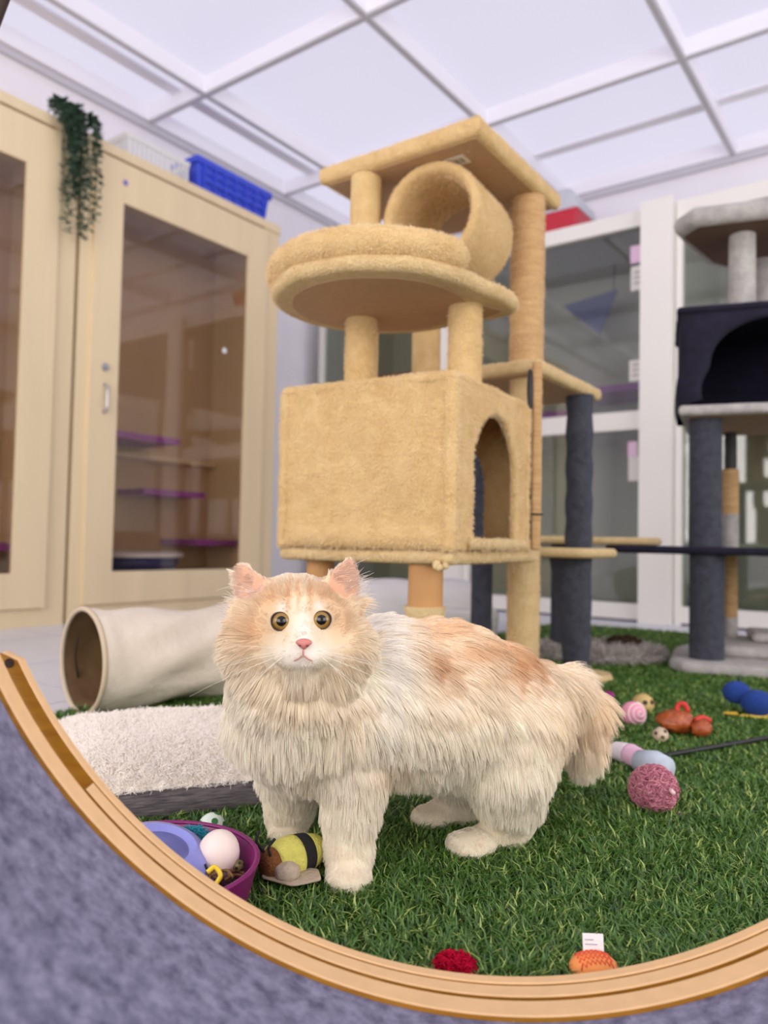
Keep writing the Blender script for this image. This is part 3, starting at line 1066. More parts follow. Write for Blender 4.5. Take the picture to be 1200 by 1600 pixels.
for k in range(60):
    a = math.radians(-38 - k * 262 / 59)
    bol.append((PC[0] - B0[0] + .217 * math.cos(a), PC[1] - B0[1] + .217 * math.sin(a), 1.004))
rad = [.034 * min(1, .55 + .45 * math.sin(min(1, k / 3) * math.pi / 2), .55 + .45 * math.sin(min(1, (59 - k) / 3) * math.pi / 2)) for k in range(60)]
MB().tube(bol, rad, 18, True, .05).build('bolster', M['plush'], tree)
cush = [(PC[0] - B0[0] + .185 * math.cos(a), PC[1] - B0[1] + .185 * math.sin(a)) for a in np.linspace(0, 2 * math.pi, 41)[:-1]]
MB().plate(cush, .978, 1.0, .012, 3, .002).build('perch_pad', M['plush'], tree)

# middle platform behind the condo
R_ = math.radians(35)
fx, fy = np.array([math.sin(R_), math.cos(R_)]), np.array([-math.cos(R_), math.sin(R_)])
A2 = np.array([.405, 2.04])
o2 = rpoly([tb(A2), tb(A2 + fx * .50), tb(A2 + fx * .50 + fy * .44), tb(A2 + fy * .44)], .02, 4)
board('middle_platform', o2, .885, .922, M['plush_lip'], lip=.025)
# top platform
A3 = np.array([.210, 1.803])
o3 = rpoly([tb(A3), tb(A3 + fx * .51), tb(A3 + fx * .51 + fy * .50), tb(A3 + fy * .50)], .008, 4)
tp_ = board('top_platform', o3, 1.405, 1.452, M['plush'], lip=.022, r=.016)
s0 = A3 + fx * .07 + fy * .085
MB().add([(s0[0] - B0[0] + fx[0] * a + fy[0] * b, s0[1] - B0[1] + fx[1] * a + fy[1] * b, z) for z in (1.4034, 1.4022) for a, b in ((0, 0), (.045, 0), (.045, .055), (0, .055))],
         [(0, 1, 2, 3), (7, 6, 5, 4), (0, 4, 5, 1), (1, 5, 6, 2), (2, 6, 7, 3), (3, 7, 4, 0)]).build('paper_label', mat('label_paper', srgb(226, 220, 206), .7), tp_, False)
for k in range(7):
    q = s0 + fx * .012 + fy * (.01 + .0055 * k)
    w = .0012 + .0012 * (k % 3 == 0)
    MB().add([(q[0] - B0[0] + fx[0] * a + fy[0] * b, q[1] - B0[1] + fx[1] * a + fy[1] * b, z) for z in (1.4021, 1.4018) for a, b in ((0, 0), (.024, 0), (.024, w), (0, w))],
             [(0, 1, 2, 3), (7, 6, 5, 4), (0, 4, 5, 1), (1, 5, 6, 2), (2, 6, 7, 3), (3, 7, 4, 0)]).build('label_bar', M['black'], tp_, False)
# tunnel under the top platform
tc0 = np.array([.100, 1.95, 1.266])
rings = []
ax3 = np.array([ex[0], ex[1], 0])
s3 = np.array([ey[0], ey[1], 0])
for (s, r) in ((0, .126), (.0, .136), (.012, .139), (.235, .137), (.245, .13), (.245, .117), (.235, .112), (.02, .112), (.004, .118), (0, .126)):
    rings.append([tuple(tc0 + ax3 * s + (s3 * math.cos(t) + np.array([0, 0, 1]) * math.sin(t)) * r - np.array([B0[0], B0[1], 0])) for t in np.linspace(0, 2 * math.pi, 41)[:-1]])
tunnel = MB().loft(rings, True, False, False).build('play_tunnel', M['plush'], tree)
q = tc0 + ax3 * .22
MB().tube([tuple(q - np.array([B0[0], B0[1], 0]) + s3 * .03 + np.array([0, 0, -.07])), tuple(q - np.array([B0[0], B0[1], 0]) + s3 * .02 + np.array([0, 0, -.09]))], .008, 8).build('bolt_head', M['steel'], tunnel)
# low side platforms and charcoal posts
G = np.array([.60, 2.38])
o4 = rpoly([tb((.43, 2.27)), tb((.585, 2.215)), tb((.735, 2.40)), tb((.60, 2.56)), tb((.47, 2.52))], .03, 4)
board('low_platform', o4, .383, .412, M['plush_lip'], lip=.03)
o5 = rpoly([tb((.55, 2.78)), tb((.98, 2.70)), tb((1.02, 2.86)), tb((.56, 2.98))], .03, 4)
board('low_platform', o5, .425, .452, M['plush_lip'], lip=.03)
post('support_post', .66, 2.88, 0, .426, .03, M['greyplush'], 0)
k = 16
pts = [(G[0] - B0[0] + .004, G[1] - B0[1], .41 + (.886 - .41) * i / k) for i in range(k + 1)]
MB().tube(pts, [.041 + .002 * math.sin(i * 1.7) for i in range(k + 1)], 22, True, .04).build('charcoal_post', M['greyplush'], tree, 'auto')
pts, rr = [], []
for i in range(20):
    z = .384 * i / 19
    w = .033 + .031 * (z / .384) ** .8
    pts.append((G[0] - B0[0] + .006 - .026 * (z / .384), G[1] - B0[1], z + .012 * (i == 0)))
    rr.append(w)
MB().tube(pts, rr, 22, True, .05).build('charcoal_sleeve', M['greyplush'], tree, 'auto')
MB().lathe([(.0, 0), (.07, 0), (.078, .012), (.07, .026), (0, .027)], 28, (G[0] + .035 - B0[0], G[1] - .0 - B0[1], .004)).build('round_foot', M['plush_lip'], tree, 'auto')
post('charcoal_post', .335, 2.60, 0, .886, .036, M['greyplush'], .03)
# base board under the tree
ob_ = rpoly([tb((.05, 1.62)), tb((.36, 1.98)), tb((.46, 2.2)), tb((.40, 2.66)), tb((-.05, 2.2)), tb((-.25, 1.85))], .03, 4)
MB().plate(sub(ob_, .03), .004, .034, .012, 3).build('base_board', M['plush_lip'], tree, 'auto')

# short pile standing off the plush, seen at the edges
pile_mat = fibre_mat('plush_pile_fibre', None, .3)
for ob_ in [o for o in tree.children if o.name.split('.')[0] in ('condo_wall', 'corner_seam', 'condo_roof', 'bolster', 'perch_board', 'condo_platform', 'top_platform', 'middle_platform', 'door_sill', 'perch_post', 'rope_post', 'play_tunnel')]:
    base = ob_.name.split('.')[0]
    area = sum(p.area for p in ob_.data.polygons)
    nn = int(area * (45000 if base in ('condo_wall', 'corner_seam', 'condo_roof', 'bolster', 'perch_board', 'condo_platform') else 26000))
    sp, sn = sample_mesh(ob_.data, nn, RNG)
    if base in ('perch_board', 'top_platform', 'middle_platform', 'condo_platform'):
        up_ = sn[:, 2] > -.6
        sp, sn = sp[up_], sn[up_]
        nn = len(sp)
    d = sn + np.array([0, 0, -.35]) + RNG.normal(0, .45, sn.shape) + .5 * np.stack([np.sin(sp[:, 2] * 60 + 9 * sp[:, 0]), np.sin(sp[:, 0] * 55), np.sin(sp[:, 1] * 50 + sp[:, 2] * 40)], 1)
    d /= np.linalg.norm(d, axis=1, keepdims=True)
    l = (.0035 + .0035 * RNG.random(nn))[:, None]
    pos = np.stack([sp - sn * .0005, sp + d * l * .5, sp + d * l + np.array([0, 0, -.001])], 1)
    k = np.clip(.5 + .35 * np.sin(sp[:, 0] * 37 + 2 * np.sin(sp[:, 2] * 31)) * np.sin(sp[:, 2] * 41 + sp[:, 1] * 29) + RNG.normal(0, .25, nn), 0, 1)[:, None]
    rope = ob_.data.materials[0].name.startswith('sisal')
    c1, c2 = (srgb(222, 186, 138), srgb(198, 156, 108)) if rope else (srgb(236, 204, 150), srgb(210, 170, 110))
    fp = fibres('plush_pile', pos, np.array([.00055, .0005, .0002]), (np.array(c1[:3]) * k + np.array(c2[:3]) * (1 - k)) ** .55, pile_mat, ob_)
    fp['kind'] = 'stuff'

# ================================================================ GREY CAT TREE
gy = math.radians(20)
gx = np.array([math.cos(gy), -math.sin(gy)])       # along the front, to the right
gz = np.array([math.sin(gy), math.cos(gy)])        # away
G0 = np.array([1.103, 2.62])
gt = thing('cat_tree', 'grey and navy cat tree with dark condo at the picture edge', 'cat tree', (G0[0], G0[1], 0), 0)


def gl(s, d):
    p = gx * s + gz * d
    return (p[0], p[1])


def gboard(name, pts_, z0, z1, mt, r=.014, under=True, umat=None):
    return board(name, rpoly([gl(*p) for p in pts_], .03, 4), z0, z1, mt, gt, under, r, .03, umat)


brown = mat('dark_chipboard', srgb(104, 78, 60), .8)
gboard('base_board', [(-.12, -.06), (-.08, -.13), (.60, -.13), (.60, .50), (-.02, .50), (-.10, .3)], .004, .045, M['palegrey'], .018, False)
gboard('base_board', [(.05, .06), (.58, .06), (.58, .46), (.05, .46)], .045, .085, M['palegrey'], .018, False)
gboard('base_board', [(.16, .20), (.56, .20), (.56, .44), (.16, .44)], .085, .12, M['palegrey'], .018, False)


def gpost(name, s, d, z0, z1, r, mt, amp=.03):
    p = gl(s, d)
    k = max(3, int((z1 - z0) / .03))
    return MB().tube([(p[0], p[1], z0 + (z1 - z0) * i / k) for i in range(k + 1)], r, 22, True, amp).build(name, mt, gt, 'auto')


gpost('charcoal_post', .0, .0, .04, .40, .056, M['greyplush'])
gpost('charcoal_post', -.006, .0, .42, .862, .053, M['greyplush'])
gpost('rope_post', .10, .36, .045, .16, .027, M['palegrey'])
gpost('rope_post', .10, .36, .16, .40, .026, M['rope'])
gpost('rope_post', .10, .36, .42, .55, .030, M['palegrey'])
gpost('rope_post', .10, .36, .55, .72, .030, M['rope'])
gpost('rope_post', .10, .36, .72, .862, .022, M['black'])
gpost('charcoal_post', .46, .30, .12, .862, .05, M['greyplush'])
gboard('middle_platform', [(-.34, .06), (-.30, .0), (.0, -.09), (.60, -.09), (.60, .46), (.0, .46), (-.28, .36)], .398, .424, M['navy'], .012, True, M['navy'])
gboard('condo_platform', [(-.095, -.10), (.60, -.10), (.60, .46), (-.05, .46)], .862, .897, M['palegrey'], .014, True, M['board'])
# navy condo with an arched mouth
cw0, cw1, cz0, cz1 = -.09, .46, .897, 1.215
N = 26
front, loop, rect = [], [], []
ac, ahw, azs = .19, .185, 1.035
for i in range(13):
    loop.append((ac + ahw * 1.08, .915 + (azs - .915) * i / 12))
for i in range(1, 24):
    a_ = math.pi * i / 24
    loop.append((ac + ahw * 1.0 * math.cos(a_), azs + .145 * math.sin(a_)))
for i in range(13):
    loop.append((ac - ahw * (1.0 + .10 * math.sin(math.pi / 2 * i / 12)), azs - (azs - .915) * i / 12))


def grect(p):
    s, z = p
    ds, dz = s - ac, z - azs
    ts = []
    if ds > 1e-9:
        ts.append((cw1 - ac) / ds)
    if ds < -1e-9:
        ts.append((cw0 - ac) / ds)
    if dz > 1e-9:
        ts.append((cz1 - azs) / dz)
    if dz < -1e-9:
        ts.append((cz0 - azs) / dz)
    t_ = min(ts)
    return (ac + ds * t_, azs + dz * t_)


rect = [grect(p) for p in loop]
for cc in ((cw0, cz1), (cw1, cz1)):
    j = min(range(len(rect)), key=lambda q: (rect[q][0] - cc[0]) ** 2 + (rect[q][1] - cc[1]) ** 2)
    rect[j] = cc
rect[0], rect[-1] = (cw1, cz0), (cw0, cz0)
rings = []
for f, w in ((0, .02), (0, .006), (.05, -.004), (.3, -.006), (.7, -.004), (1, .004)):
    ring = []
    for p, q in zip(loop, rect):
        s, z = p[0] + (q[0] - p[0]) * f, p[1] + (q[1] - p[1]) * f
        x, y = gl(s - (.012 * math.exp(-((z - .96) / .05) ** 2) if s < 0 else 0), -.085 + w)
        ring.append((x, y, z))
    rings.append(ring)
for w in (.1, .25, .45):
    rings.append([gl(q[0] - (.012 * math.exp(-((q[1] - .96) / .05) ** 2) if q[0] < 0 else 0), -.085 + w) + (q[1],) for q in rect])
MB().loft(list(reversed(rings)), False, False, False).build('condo_shell', M['navy'], gt)
MB().box(-.0, .0, 0, 0, 0, 0)
bk = [gl(cw0, .365), gl(cw1, .365), gl(cw1, .385), gl(cw0, .385)]
MB().loft([[(x, y, cz0) for x, y in bk], [(x, y, cz1) for x, y in bk]]).build('condo_back', M['navy'], gt, False)
gboard('condo_roof', [(cw0 - .01, -.095), (cw1 + .01, -.095), (cw1 + .01, .39), (cw0 - .01, .39)], cz1 - .006, cz1 + .016, M['navy'], .01, False)
gpost('pale_post', .11, .03, cz1 + .01, 1.50, .043, M['palegrey'])
gpost('pale_post', .20, .30, cz1 + .01, 1.50, .036, M['palegrey'])
gpost('pale_post', .42, .10, cz1 + .01, 1.50, .043, M['palegrey'])
gboard('top_platform', [(-.115, -.03), (-.06, -.12), (.58, -.12), (.58, .42), (.12, .42), (-.0, .30)], 1.50, 1.565, M['palegrey'], .03, True, brown)

# ================================================================ CURVED WOODEN CAT WHEEL SEGMENT (in front)
WC = np.array([.1255, .537])      # centre (x, z) of the curve; its axis runs along y
wheel = thing('curved_cat_lounger', 'curved wooden cat lounger lined with violet-grey felt, close to the viewer', 'cat lounger', (WC[0], .68, 0.003), 0)


def arc_board(name, y0, y1, r0, r1, a0, a1, parent, round_end=True):
    """bent strip: raw edge on the inner side, laminate on the flat faces"""
    n = 90
    rings = []
    for i in range(n + 1):
        a = math.radians(a0 + (a1 - a0) * i / n)
        e = 0.0
        if round_end:
            s = min(i, n - i) / n * math.radians(a1 - a0) * r1
            if s < .012:
                e = (.012 - math.sqrt(max(0, .012 ** 2 - (.012 - s) ** 2)))
        ra, rb = r0 + e * .9, r1 - e * .2
        c, s_ = math.cos(a), math.sin(a)
        bev = .0012
        prof = [(ra, y0 + bev), (ra, y1 - bev), (ra + bev, y1), (rb, y1), (rb, y0), (ra + bev, y0)]
        rings.append([(r * c, y - .68, WC[1] + r * s_ - .003) for r, y in prof])
    mb = MB().loft(rings)
    o = mb.build(name, M['laminate'], parent, 'auto')
    o.data.materials.append(M['mdf'])
    for p in o.data.polygons:
        nrm = p.normal
        c = p.center
        radial = Vector((c.x, 0, c.z - WC[1] + .003)).normalized()
        if abs(nrm.dot(radial)) > .5 or abs(nrm.y) < .5:
            p.material_index = 1
    return o


arc_board('rim_board', .708, .720, .5125, .531, 205.5, 334, wheel)
arc_board('rim_strip', .690, .7065, .5135, .531, 221.6, 334, wheel, False)
arc_board('rim_board', .660, .6825, .5125, .531, 201, 338, wheel)
arc_board('rim_core', .6830, .6895, .5215, .530, 201, 338, wheel, False)
# felt lined running surface
rings = []
for i in range(101):
    a = math.radians(200 + 140 * i / 100)
    c, s_ = math.cos(a), math.sin(a)
    row = [(.5175, y) for y in np.linspace(.6595, .38, 24)] + [(.531, .38), (.531, .6595)]
    rings.append([((r + .0008 * mnoise.noise(Vector((i * .9, y * 60, 0)))) * c, y - .68, WC[1] - .003 + r * s_) for r, y in row])
MB().loft(rings).build('felt_lining', M['felt'], wheel, 'auto')
# tall dark wooden upright at the far end, just inside the picture corner
MB().tube(bez([(-.52, .03, .30), (-.56, .03, .45), (-.56, .03, .70), (-.512, .03, .90), (-.455, .03, 1.05)], 24), .012, 10).build('dark_upright', M['darkwood'], wheel)
# screw hole marks on the laminate
for a, r in ((206.8, .5215),):
    q = (r * math.cos(math.radians(a)), .7074 - .68, WC[1] - .003 + r * math.sin(math.radians(a)))
    MB().tube([q, (q[0], q[1] + .0008, q[2])], .0045, 12).build('screw_hole', M['darkwood'], wheel, 'auto')

# ================================================================ CANVAS TUNNEL
tn = thing('crinkle_tunnel', 'cream canvas cat tunnel with dark brown lining lying open', 'cat tunnel', (-.69, 1.80, 0.0), 0)
ta = np.array([.72, .694, 0])
tside = np.array([-.694, .72, 0])
R0 = .122
segs = 26
ro, ri = [], []
for i in range(segs + 1):
    s = .50 * i / segs
    sag = .014 * math.sin(math.pi * min(1, s / .42)) if s > .02 else 0
    row_o, row_i = [], []
    for k in range(48):
        t = 2 * math.pi * k / 48
        wr = 0
        if s > .02:
            wr = .012 * mnoise.noise(Vector((s * 6, math.cos(t) * 1.3, math.sin(t) * 1.3))) + .004 * math.sin(7 * t + s * 26) * min(1, s / .1)
        r = R0 - sag * (1 if math.sin(t) > -.4 else .3) + wr
        d = tside * math.cos(t) + np.array([0, 0, 1]) * math.sin(t)
        c = ta * s + np.array([0, 0, R0 + .006])
        p = c + d * r
        p[2] = max(p[2], .003)
        row_o.append(tuple(p))
        p = c + d * (r - .004)
        p[2] = max(p[2], .006)
        row_i.append(tuple(p))
    ro.append(row_o)
    ri.append(row_i)
MB().loft(ro, True, False, False).build('canvas_skin', M['canvas'], tn)
MB().loft(list(reversed(ri)), True, False, False).build('lining', M['canvas_in'], tn)
MB().tube([tuple(np.array([0, 0, R0 + .006]) + (tside * math.cos(t) + np.array([0, 0, 1]) * math.sin(t)) * (R0 - .001) - ta * .004) for t in np.linspace(0, 2 * math.pi, 60)], .006, 10, False).build('hoop_seam', mat('seam_tape', srgb(196, 178, 152), .8), tn)
MB().tube(bez([tuple(np.array([0, 0, R0]) + ta * .02 + tside * .09 + np.array([0, 0, .05])), tuple(np.array([0, 0, R0]) + ta * .02 + tside * .10 + np.array([0, 0, .0])), tuple(np.array([0, 0, R0]) + ta * .03 + tside * .105 + np.array([0, 0, -.05]))], 10), .002, 6).build('toy_string', M['black'], tn)

# ================================================================ FLEECE PILLOW
pa = math.radians(21)
pil = thing('pet_pillow', 'flat cream fleece pet pillow with grey woven sides', 'pillow', (-.385, 1.345, .004), pa)
hw, hd = .185, .215


def pillow_h(x, y):
    e = min(1 - abs(x) / hw, 1 - abs(y) / hd)
    return .044 + .042 * (1 - max(0, 1 - e * 1.6) ** 2.2) + .004 * mnoise.noise(Vector((x * 12, y * 12, 0))) + .0035 * mnoise.noise(Vector((x * 85, y * 85, 0)))


side_o = sub(rpoly([(-hw, -hd), (hw, -hd), (hw, hd), (-hw, hd)], .035, 5), .02)
MB().loft([[(x * .985, y * .985, 0) for x, y in side_o], [(x * 1.0, y * 1.0, .012) for x, y in side_o], [(x * 1.005, y * 1.005, .03) for x, y in side_o], [(x * .985, y * .985, .046) for x, y in side_o]]).build('woven_side', M['weave'], pil)
mb = MB()
NX = 96
vs, fs = [], []
for i in range(NX + 1):
    for j in range(NX + 1):
        x, y = -1 + 2 * i / NX, -1 + 2 * j / NX
        # square to rounded square
        rx, ry = x * hw, y * hd
        cr_ = .035
        qx, qy = abs(rx) - (hw - cr_), abs(ry) - (hd - cr_)
        if qx > 0 and qy > 0:
            L = math.hypot(qx, qy)
            mx_ = max(qx, qy)
            if L > 0:
                k_ = mx_ / L
                rx = math.copysign(hw - cr_ + qx * k_, rx)
                ry = math.copysign(hd - cr_ + qy * k_, ry)
        vs.append((rx * .99, ry * .99, pillow_h(rx, ry)))
for i in range(NX):
    for j in range(NX):
        a = i * (NX + 1) + j
        fs.append((a, a + NX + 1, a + NX + 2, a + 1))
pt_ = mb.add(vs, fs).build('fleece_top', M['sherpa'], pil)
sp, sn = sample_mesh(pt_.data, 100000, RNG)
n = len(sp)
cl = np.stack([np.sin(sp[:, 0] * 190 + 3 * np.sin(sp[:, 1] * 130)), np.sin(sp[:, 1] * 170 + 3 * np.sin(sp[:, 0] * 150)), np.zeros(n)], 1)
d0 = sn + cl * .9 + RNG.normal(0, .45, (n, 3))
d0 /= np.linalg.norm(d0, axis=1, keepdims=True)
L = .004 + .006 * RNG.random(n)
L *= np.clip(np.minimum(hw - np.abs(sp[:, 0]), hd - np.abs(sp[:, 1])) / .02, .55, 1)
d1 = d0 + np.array([0, 0, -.6]) + RNG.normal(0, .5, (n, 3))
pos = np.stack([sp - sn * .001, sp + d0 * (L * .5)[:, None], sp + d0 * (L * .8)[:, None] + d1 * (L * .25)[:, None], sp + d0 * (L * .75)[:, None] + d1 * (L * .6)[:, None]], 1)
tn_ = RNG.random(n)[:, None]
cc = np.array(srgb(255, 252, 248)[:3]) * tn_ + np.array(srgb(252, 244, 234)[:3]) * (1 - tn_)
ff = fibres('fleece', pos, np.array([.0004, .0004, .0004, .0003]), cc, fibre_mat('fleece_fibre', None, .3), pil)
ff['kind'] = 'stuff'

# ================================================================ BOWL AND ITS TOYS
bowl = thing('toy_bowl', 'magenta plastic bowl full of small cat toys', 'bowl', (-.252, .868, .004), 0)
bowl.scale = (1.06, 1.06, .92)
MB().lathe([(0, 0), (.094, 0), (.104, .02), (.112, .056), (.114, .062), (.111, .0635), (.108, .058), (.098, .012), (0, .008)], 48).build('bowl_body', M['magenta'], bowl, 'auto')
MB().tube([(.111 * math.cos(a), .111 * math.sin(a), .061) for a in np.linspace(0, 2 * math.pi, 49)], .003, 8, False).build('bowl_rim', M['magenta'], bowl)
BX, BY = -.257, .872


def rot_parent(o, rx, ry, rz):
    o.rotation_euler = (rx, ry, rz)
    return o


# lilac shell toy with a hole and slits
sh = thing('track_toy', 'lilac plastic shell toy with a large round hole in the bowl', 'cat toy', (BX + .008, BY + .012, .046), .3)
sh.rotation_euler = (.22, .22, .3)
MB().lathe([(.030, .026), (.038, .031), (.05, .026), (.062, .012), (.066, 0), (.062, -.010), (.045, -.013), (.034, -.012), (.028, .0), (.030, .026)], 40, (0, 0, 0), False).build('shell_body', M['lilac'], sh, 'auto')
MB().lathe([(0, .004), (.0285, .004), (.0285, .002), (0, .002)], 28).build('dark_well', mat('deep_blue_plastic', srgb(48, 52, 120), .5), sh, 'auto')
for a in (-.4, .1, .75, -1.0):
    c, s_ = math.cos(a), math.sin(a)
    MB().rbox(-.005, .005, -.0013, .0013, -.001, .001, .0006, 1).build('slit', M['black'], sh).matrix_local = Matrix.Translation((.0555 * c, .0555 * s_, .0212)) @ Matrix.Rotation(a, 4, 'Z') @ Matrix.Rotation(.85, 4, 'Y')
egg = MB().ball((0, 0, 0), (.0245, .0245, .029), 28).build('toy_egg', M['egg'])
egg.location = tuple(P(341, 1335, .905))
egg.rotation_euler = (.25, .2, 0)
tag(egg, 'smooth off-white egg in the magenta bowl', 'egg')
# teal fluff
c = P(302, 1305, .945)
n = 900
v = RNG.normal(0, 1, (n, 3))
v /= np.linalg.norm(v, axis=1, keepdims=True)
pos = np.stack([v * .002, v * .006, v * .009 + RNG.normal(0, .002, (n, 3)), v * .011 + RNG.normal(0, .003, (n, 3))], 1) * np.array([1.3, 1, .8])
te = fibres('teal_pompom', pos, np.array([.0006, .0006, .0006, .0004]), np.tile(np.array(srgb(60, 150, 170)[:3]), (n, 1)), fibre_mat('teal_fibre', None, .2))
te.location = tuple(c)
tag(te, 'teal fluffy pompom behind the egg in the bowl', 'pompom')


def lattice_ball(name, loc, r, shell, hole, label):
    o = thing(name, label, 'ball', loc, .4)
    MB().ball((0, 0, 0), r, 24).build('ball_shell', shell, o)
    for k in range(14):
        z = 1 - 2 * (k + .5) / 14
        a = k * 2.39996
        q = Vector((math.sqrt(1 - z * z) * math.cos(a), math.sqrt(1 - z * z) * math.sin(a), z))
        MB().tube([q * r * .97, q * r * 1.012], r * .25, 10).build('ball_hole', hole, o, 'auto')
    return o


c = P(331, 1287, 1.075)
lattice_ball('lattice_ball', (c[0], c[1], .0225), .0185, mat('pale_mint_plastic', srgb(214, 226, 214), .35), mat('green_hole', srgb(44, 110, 54), .6), 'white and green perforated ball between bowl and pillow')
c = P(372, 1352, .90)
lattice_ball('bell_ball', (c[0], c[1], c[2]), .007, mat('olive_plastic', srgb(120, 110, 60), .4), M['black'], 'tiny olive ball beside the egg in the bowl')
# yellow ribbon curl
c = np.array(P(335, 1378, .842))
yl = MB().tube(bez([c + np.array(q) for q in ((-.008, 0, .010), (-.001, .004, .014), (.006, .002, .006), (.002, 0, -.003), (.009, -.002, -.008), (.015, 0, -.006))], 24), .0026, 8).build('ribbon_curl', mat('yellow_ribbon', srgb(228, 196, 40), .5))
tag(yl, 'curled yellow ribbon at the bowl edge', 'ribbon')
# raffia scraps under the egg
rm = MB()
for k in range(16):
    c = np.array(P(350 + random.uniform(-25, 25), 1362 + random.uniform(-10, 14), .885 + random.uniform(-.02, .02)))
    d = Vector((random.uniform(-1, 1), random.uniform(-1, 1), random.uniform(-.2, .4))) * .012
    rm.tube(bez([c - np.array(d), c + np.array((0, 0, .003)), c + np.array(d)], 6), .0016, 5)
rf = rm.build('raffia_scraps', mat('raffia', srgb(126, 92, 56), .9, var=.2, vscale=80))
tag(rf, 'brown raffia scraps beneath the egg in the bowl', 'raffia', kind='stuff')

# bee plush on a dark felt leaf
bee = thing('bee_plush', 'yellow and black striped bee plush with brown face by the paw', 'plush toy', (-.103, .957, .006), -.80)
yel = mat('lime_yellow_plush', srgb(206, 200, 100), .95, var=.08, vscale=60, bump=.5, bscale=300, sheen=.3)
bkp = mat('black_plush', srgb(26, 24, 28), .95, bump=.4, bscale=300)


def body_seg(y0, y1, mt, name, R=.024, L=.048):
    prof = []
    for i in range(9):
        y = y0 + (y1 - y0) * i / 8
        r = R * math.sqrt(max(.02, 1 - (y / L) ** 2)) ** .7
        prof.append((r, y))
    o = MB().lathe(prof, 26).build(name, mt, bee)
    o.rotation_euler = (math.pi / 2, 0, 0)
    o.location = (0, 0, .026)
    return o


body_seg(-.046, -.020, yel, 'tail_stripe')
body_seg(-.020, -.002, bkp, 'black_stripe', .0245)
body_seg(-.002, .030, yel, 'yellow_stripe', .0255)
body_seg(.030, .044, mat('brown_plush', srgb(120, 72, 34), .95, bump=.5, bscale=300), 'face', .0225)
for s_ in (-1, 1):
    MB().tube(bez([(s_ * .006, -.038, .038), (s_ * .012, -.046, .052), (s_ * .016, -.040, .062)], 8), .0018, 6).build('antenna', bkp, bee)
wing = mat('taupe_felt', srgb(176, 158, 138), .9, var=.06, vscale=60, bump=.4, bscale=120)
MB().ball((.022, -.026, .022), (.017, .015, .012), 18, .15, 60).build('wing_roll', wing, bee)
MB().plate(sub(rpoly([(.0, -.05), (.045, -.035), (.055, .0), (.03, .015), (-.01, -.02)], .012), .008), .014, .017, .001, 2, .002).build('felt_wing', wing, bee)
MB().plate(sub(rpoly([(-.075, -.012), (-.03, -.028), (.0, .02), (-.02, .075), (-.06, .05)], .012), .008), .014, .017, .001, 2, .004).build('felt_leaf', mat('charcoal_felt', srgb(46, 42, 48), .95), bee)

# ================================================================ TOYS ON THE TURF
def fluff(name, loc, r, n, col, label, cat, thick=.0008, lo=.55, squash=(1, 1, 1), curl=.25, parent=None, trans=.2):
    v = RNG.normal(0, 1, (n, 3))
    v /= np.linalg.norm(v, axis=1, keepdims=True)
    s = (lo + (1 - lo) * RNG.random(n))[:, None]
    t = np.cross(v, RNG.normal(0, 1, (n, 3)))
    t /= np.linalg.norm(t, axis=1, keepdims=True)
    pos = np.stack([v * r * .3, v * r * .75 * s, v * r * .95 * s + t * r * curl * .5, v * r * .98 * s + t * r * curl], 1) * np.array(squash)
    k = RNG.random(n)[:, None]
    c = np.array(col[0][:3]) * k + np.array(col[1][:3]) * (1 - k)
    o = fibres(name, pos, np.array([thick, thick, thick, thick * .5]), c, fibre_mat(name + '_fibre', None, trans), parent)
    o.location = tuple(loc)
    if label:
        tag(o, label, cat)
    return o


# pink yarn pompom with a core
pp_ = thing('yarn_pompom', 'shaggy pink yarn pompom on the turf beside the wand', 'pompom', (.432, 1.222, .041), 0)
MB().ball((0, 0, 0), (.027, .025, .025), 18).build('pompom_core', mat('pink_core', srgb(190, 100, 128), .95), pp_)
fluff('yarn_pile', (0, 0, 0), .0385, 2600, (srgb(226, 164, 176), srgb(184, 110, 130)), None, None, .0011, .8, (1.0, .95, .95), .35, pp_)
for (x, y, z) in ((.014, -.034, .008), (.033, -.014, -.033)):
    MB().tube([(x, y, z), (x * 1.15, y * 1.25, z - .002)], [.004, .003], 8).build('knot_tip', mat('pale_pink_cloth', srgb(236, 196, 200), .9), pp_)
# fabric tube toy: pink and white arm with pale blue end
ft = thing('fabric_tube_toy', 'white and pink fabric tube toy with pale blue end', 'cat toy', (.53, 1.40, .004), 0)
a_ = np.array(P(958, 1142, 1.50))
b_ = np.array(P(1002, 1172, 1.43))
c_ = np.array(P(1042, 1186, 1.375))
o_ = np.array([.53, 1.40, .004])
for q in (a_, b_, c_):
    q[2] = .026
pl_ = bez([a_ - o_, (a_ * .5 + b_ * .5) - o_ + np.array([.004, 0, .002]), b_ - o_], 12)
MB().tube(pl_[:7], [.014, .017, .018, .018, .019, .019, .02][:len(pl_[:7])], 16, True, .06).build('white_sleeve', mat('white_jersey', srgb(232, 222, 226), .9, var=.03), ft)
MB().tube(pl_[6:], .0202, 16, True, .06).build('pink_sleeve', mat('pink_jersey', srgb(236, 190, 214), .9, var=.04), ft)
MB().tube([tuple(b_ - o_ - np.array([.004, 0, 0])), tuple((b_ + c_) / 2 - o_), tuple(c_ - o_)], [.021, .027, .022], 16, True, .08).build('blue_cuff', mat('pale_blue_jersey', srgb(188, 198, 212), .9, var=.04), ft)
# black wand
w0, w1 = np.array(P(986, 1203, 1.455)), np.array(P(1215, 1162, 1.67))
w0[2] = w1[2] = .018
wd = thing('toy_wand', 'thin black toy wand lying across the turf', 'wand', tuple(w0), 0)
MB().tube([(0, 0, 0), tuple((w1 - w0) * .5), tuple((w1 - w0) * 1.6)], .005, 10).build('wand_rod', M['black'], wd)
MB().tube([(-.004, 0, 0), tuple((w1 - w0) * .10)], .009, 10).build('wand_grip', M['black'], wd)

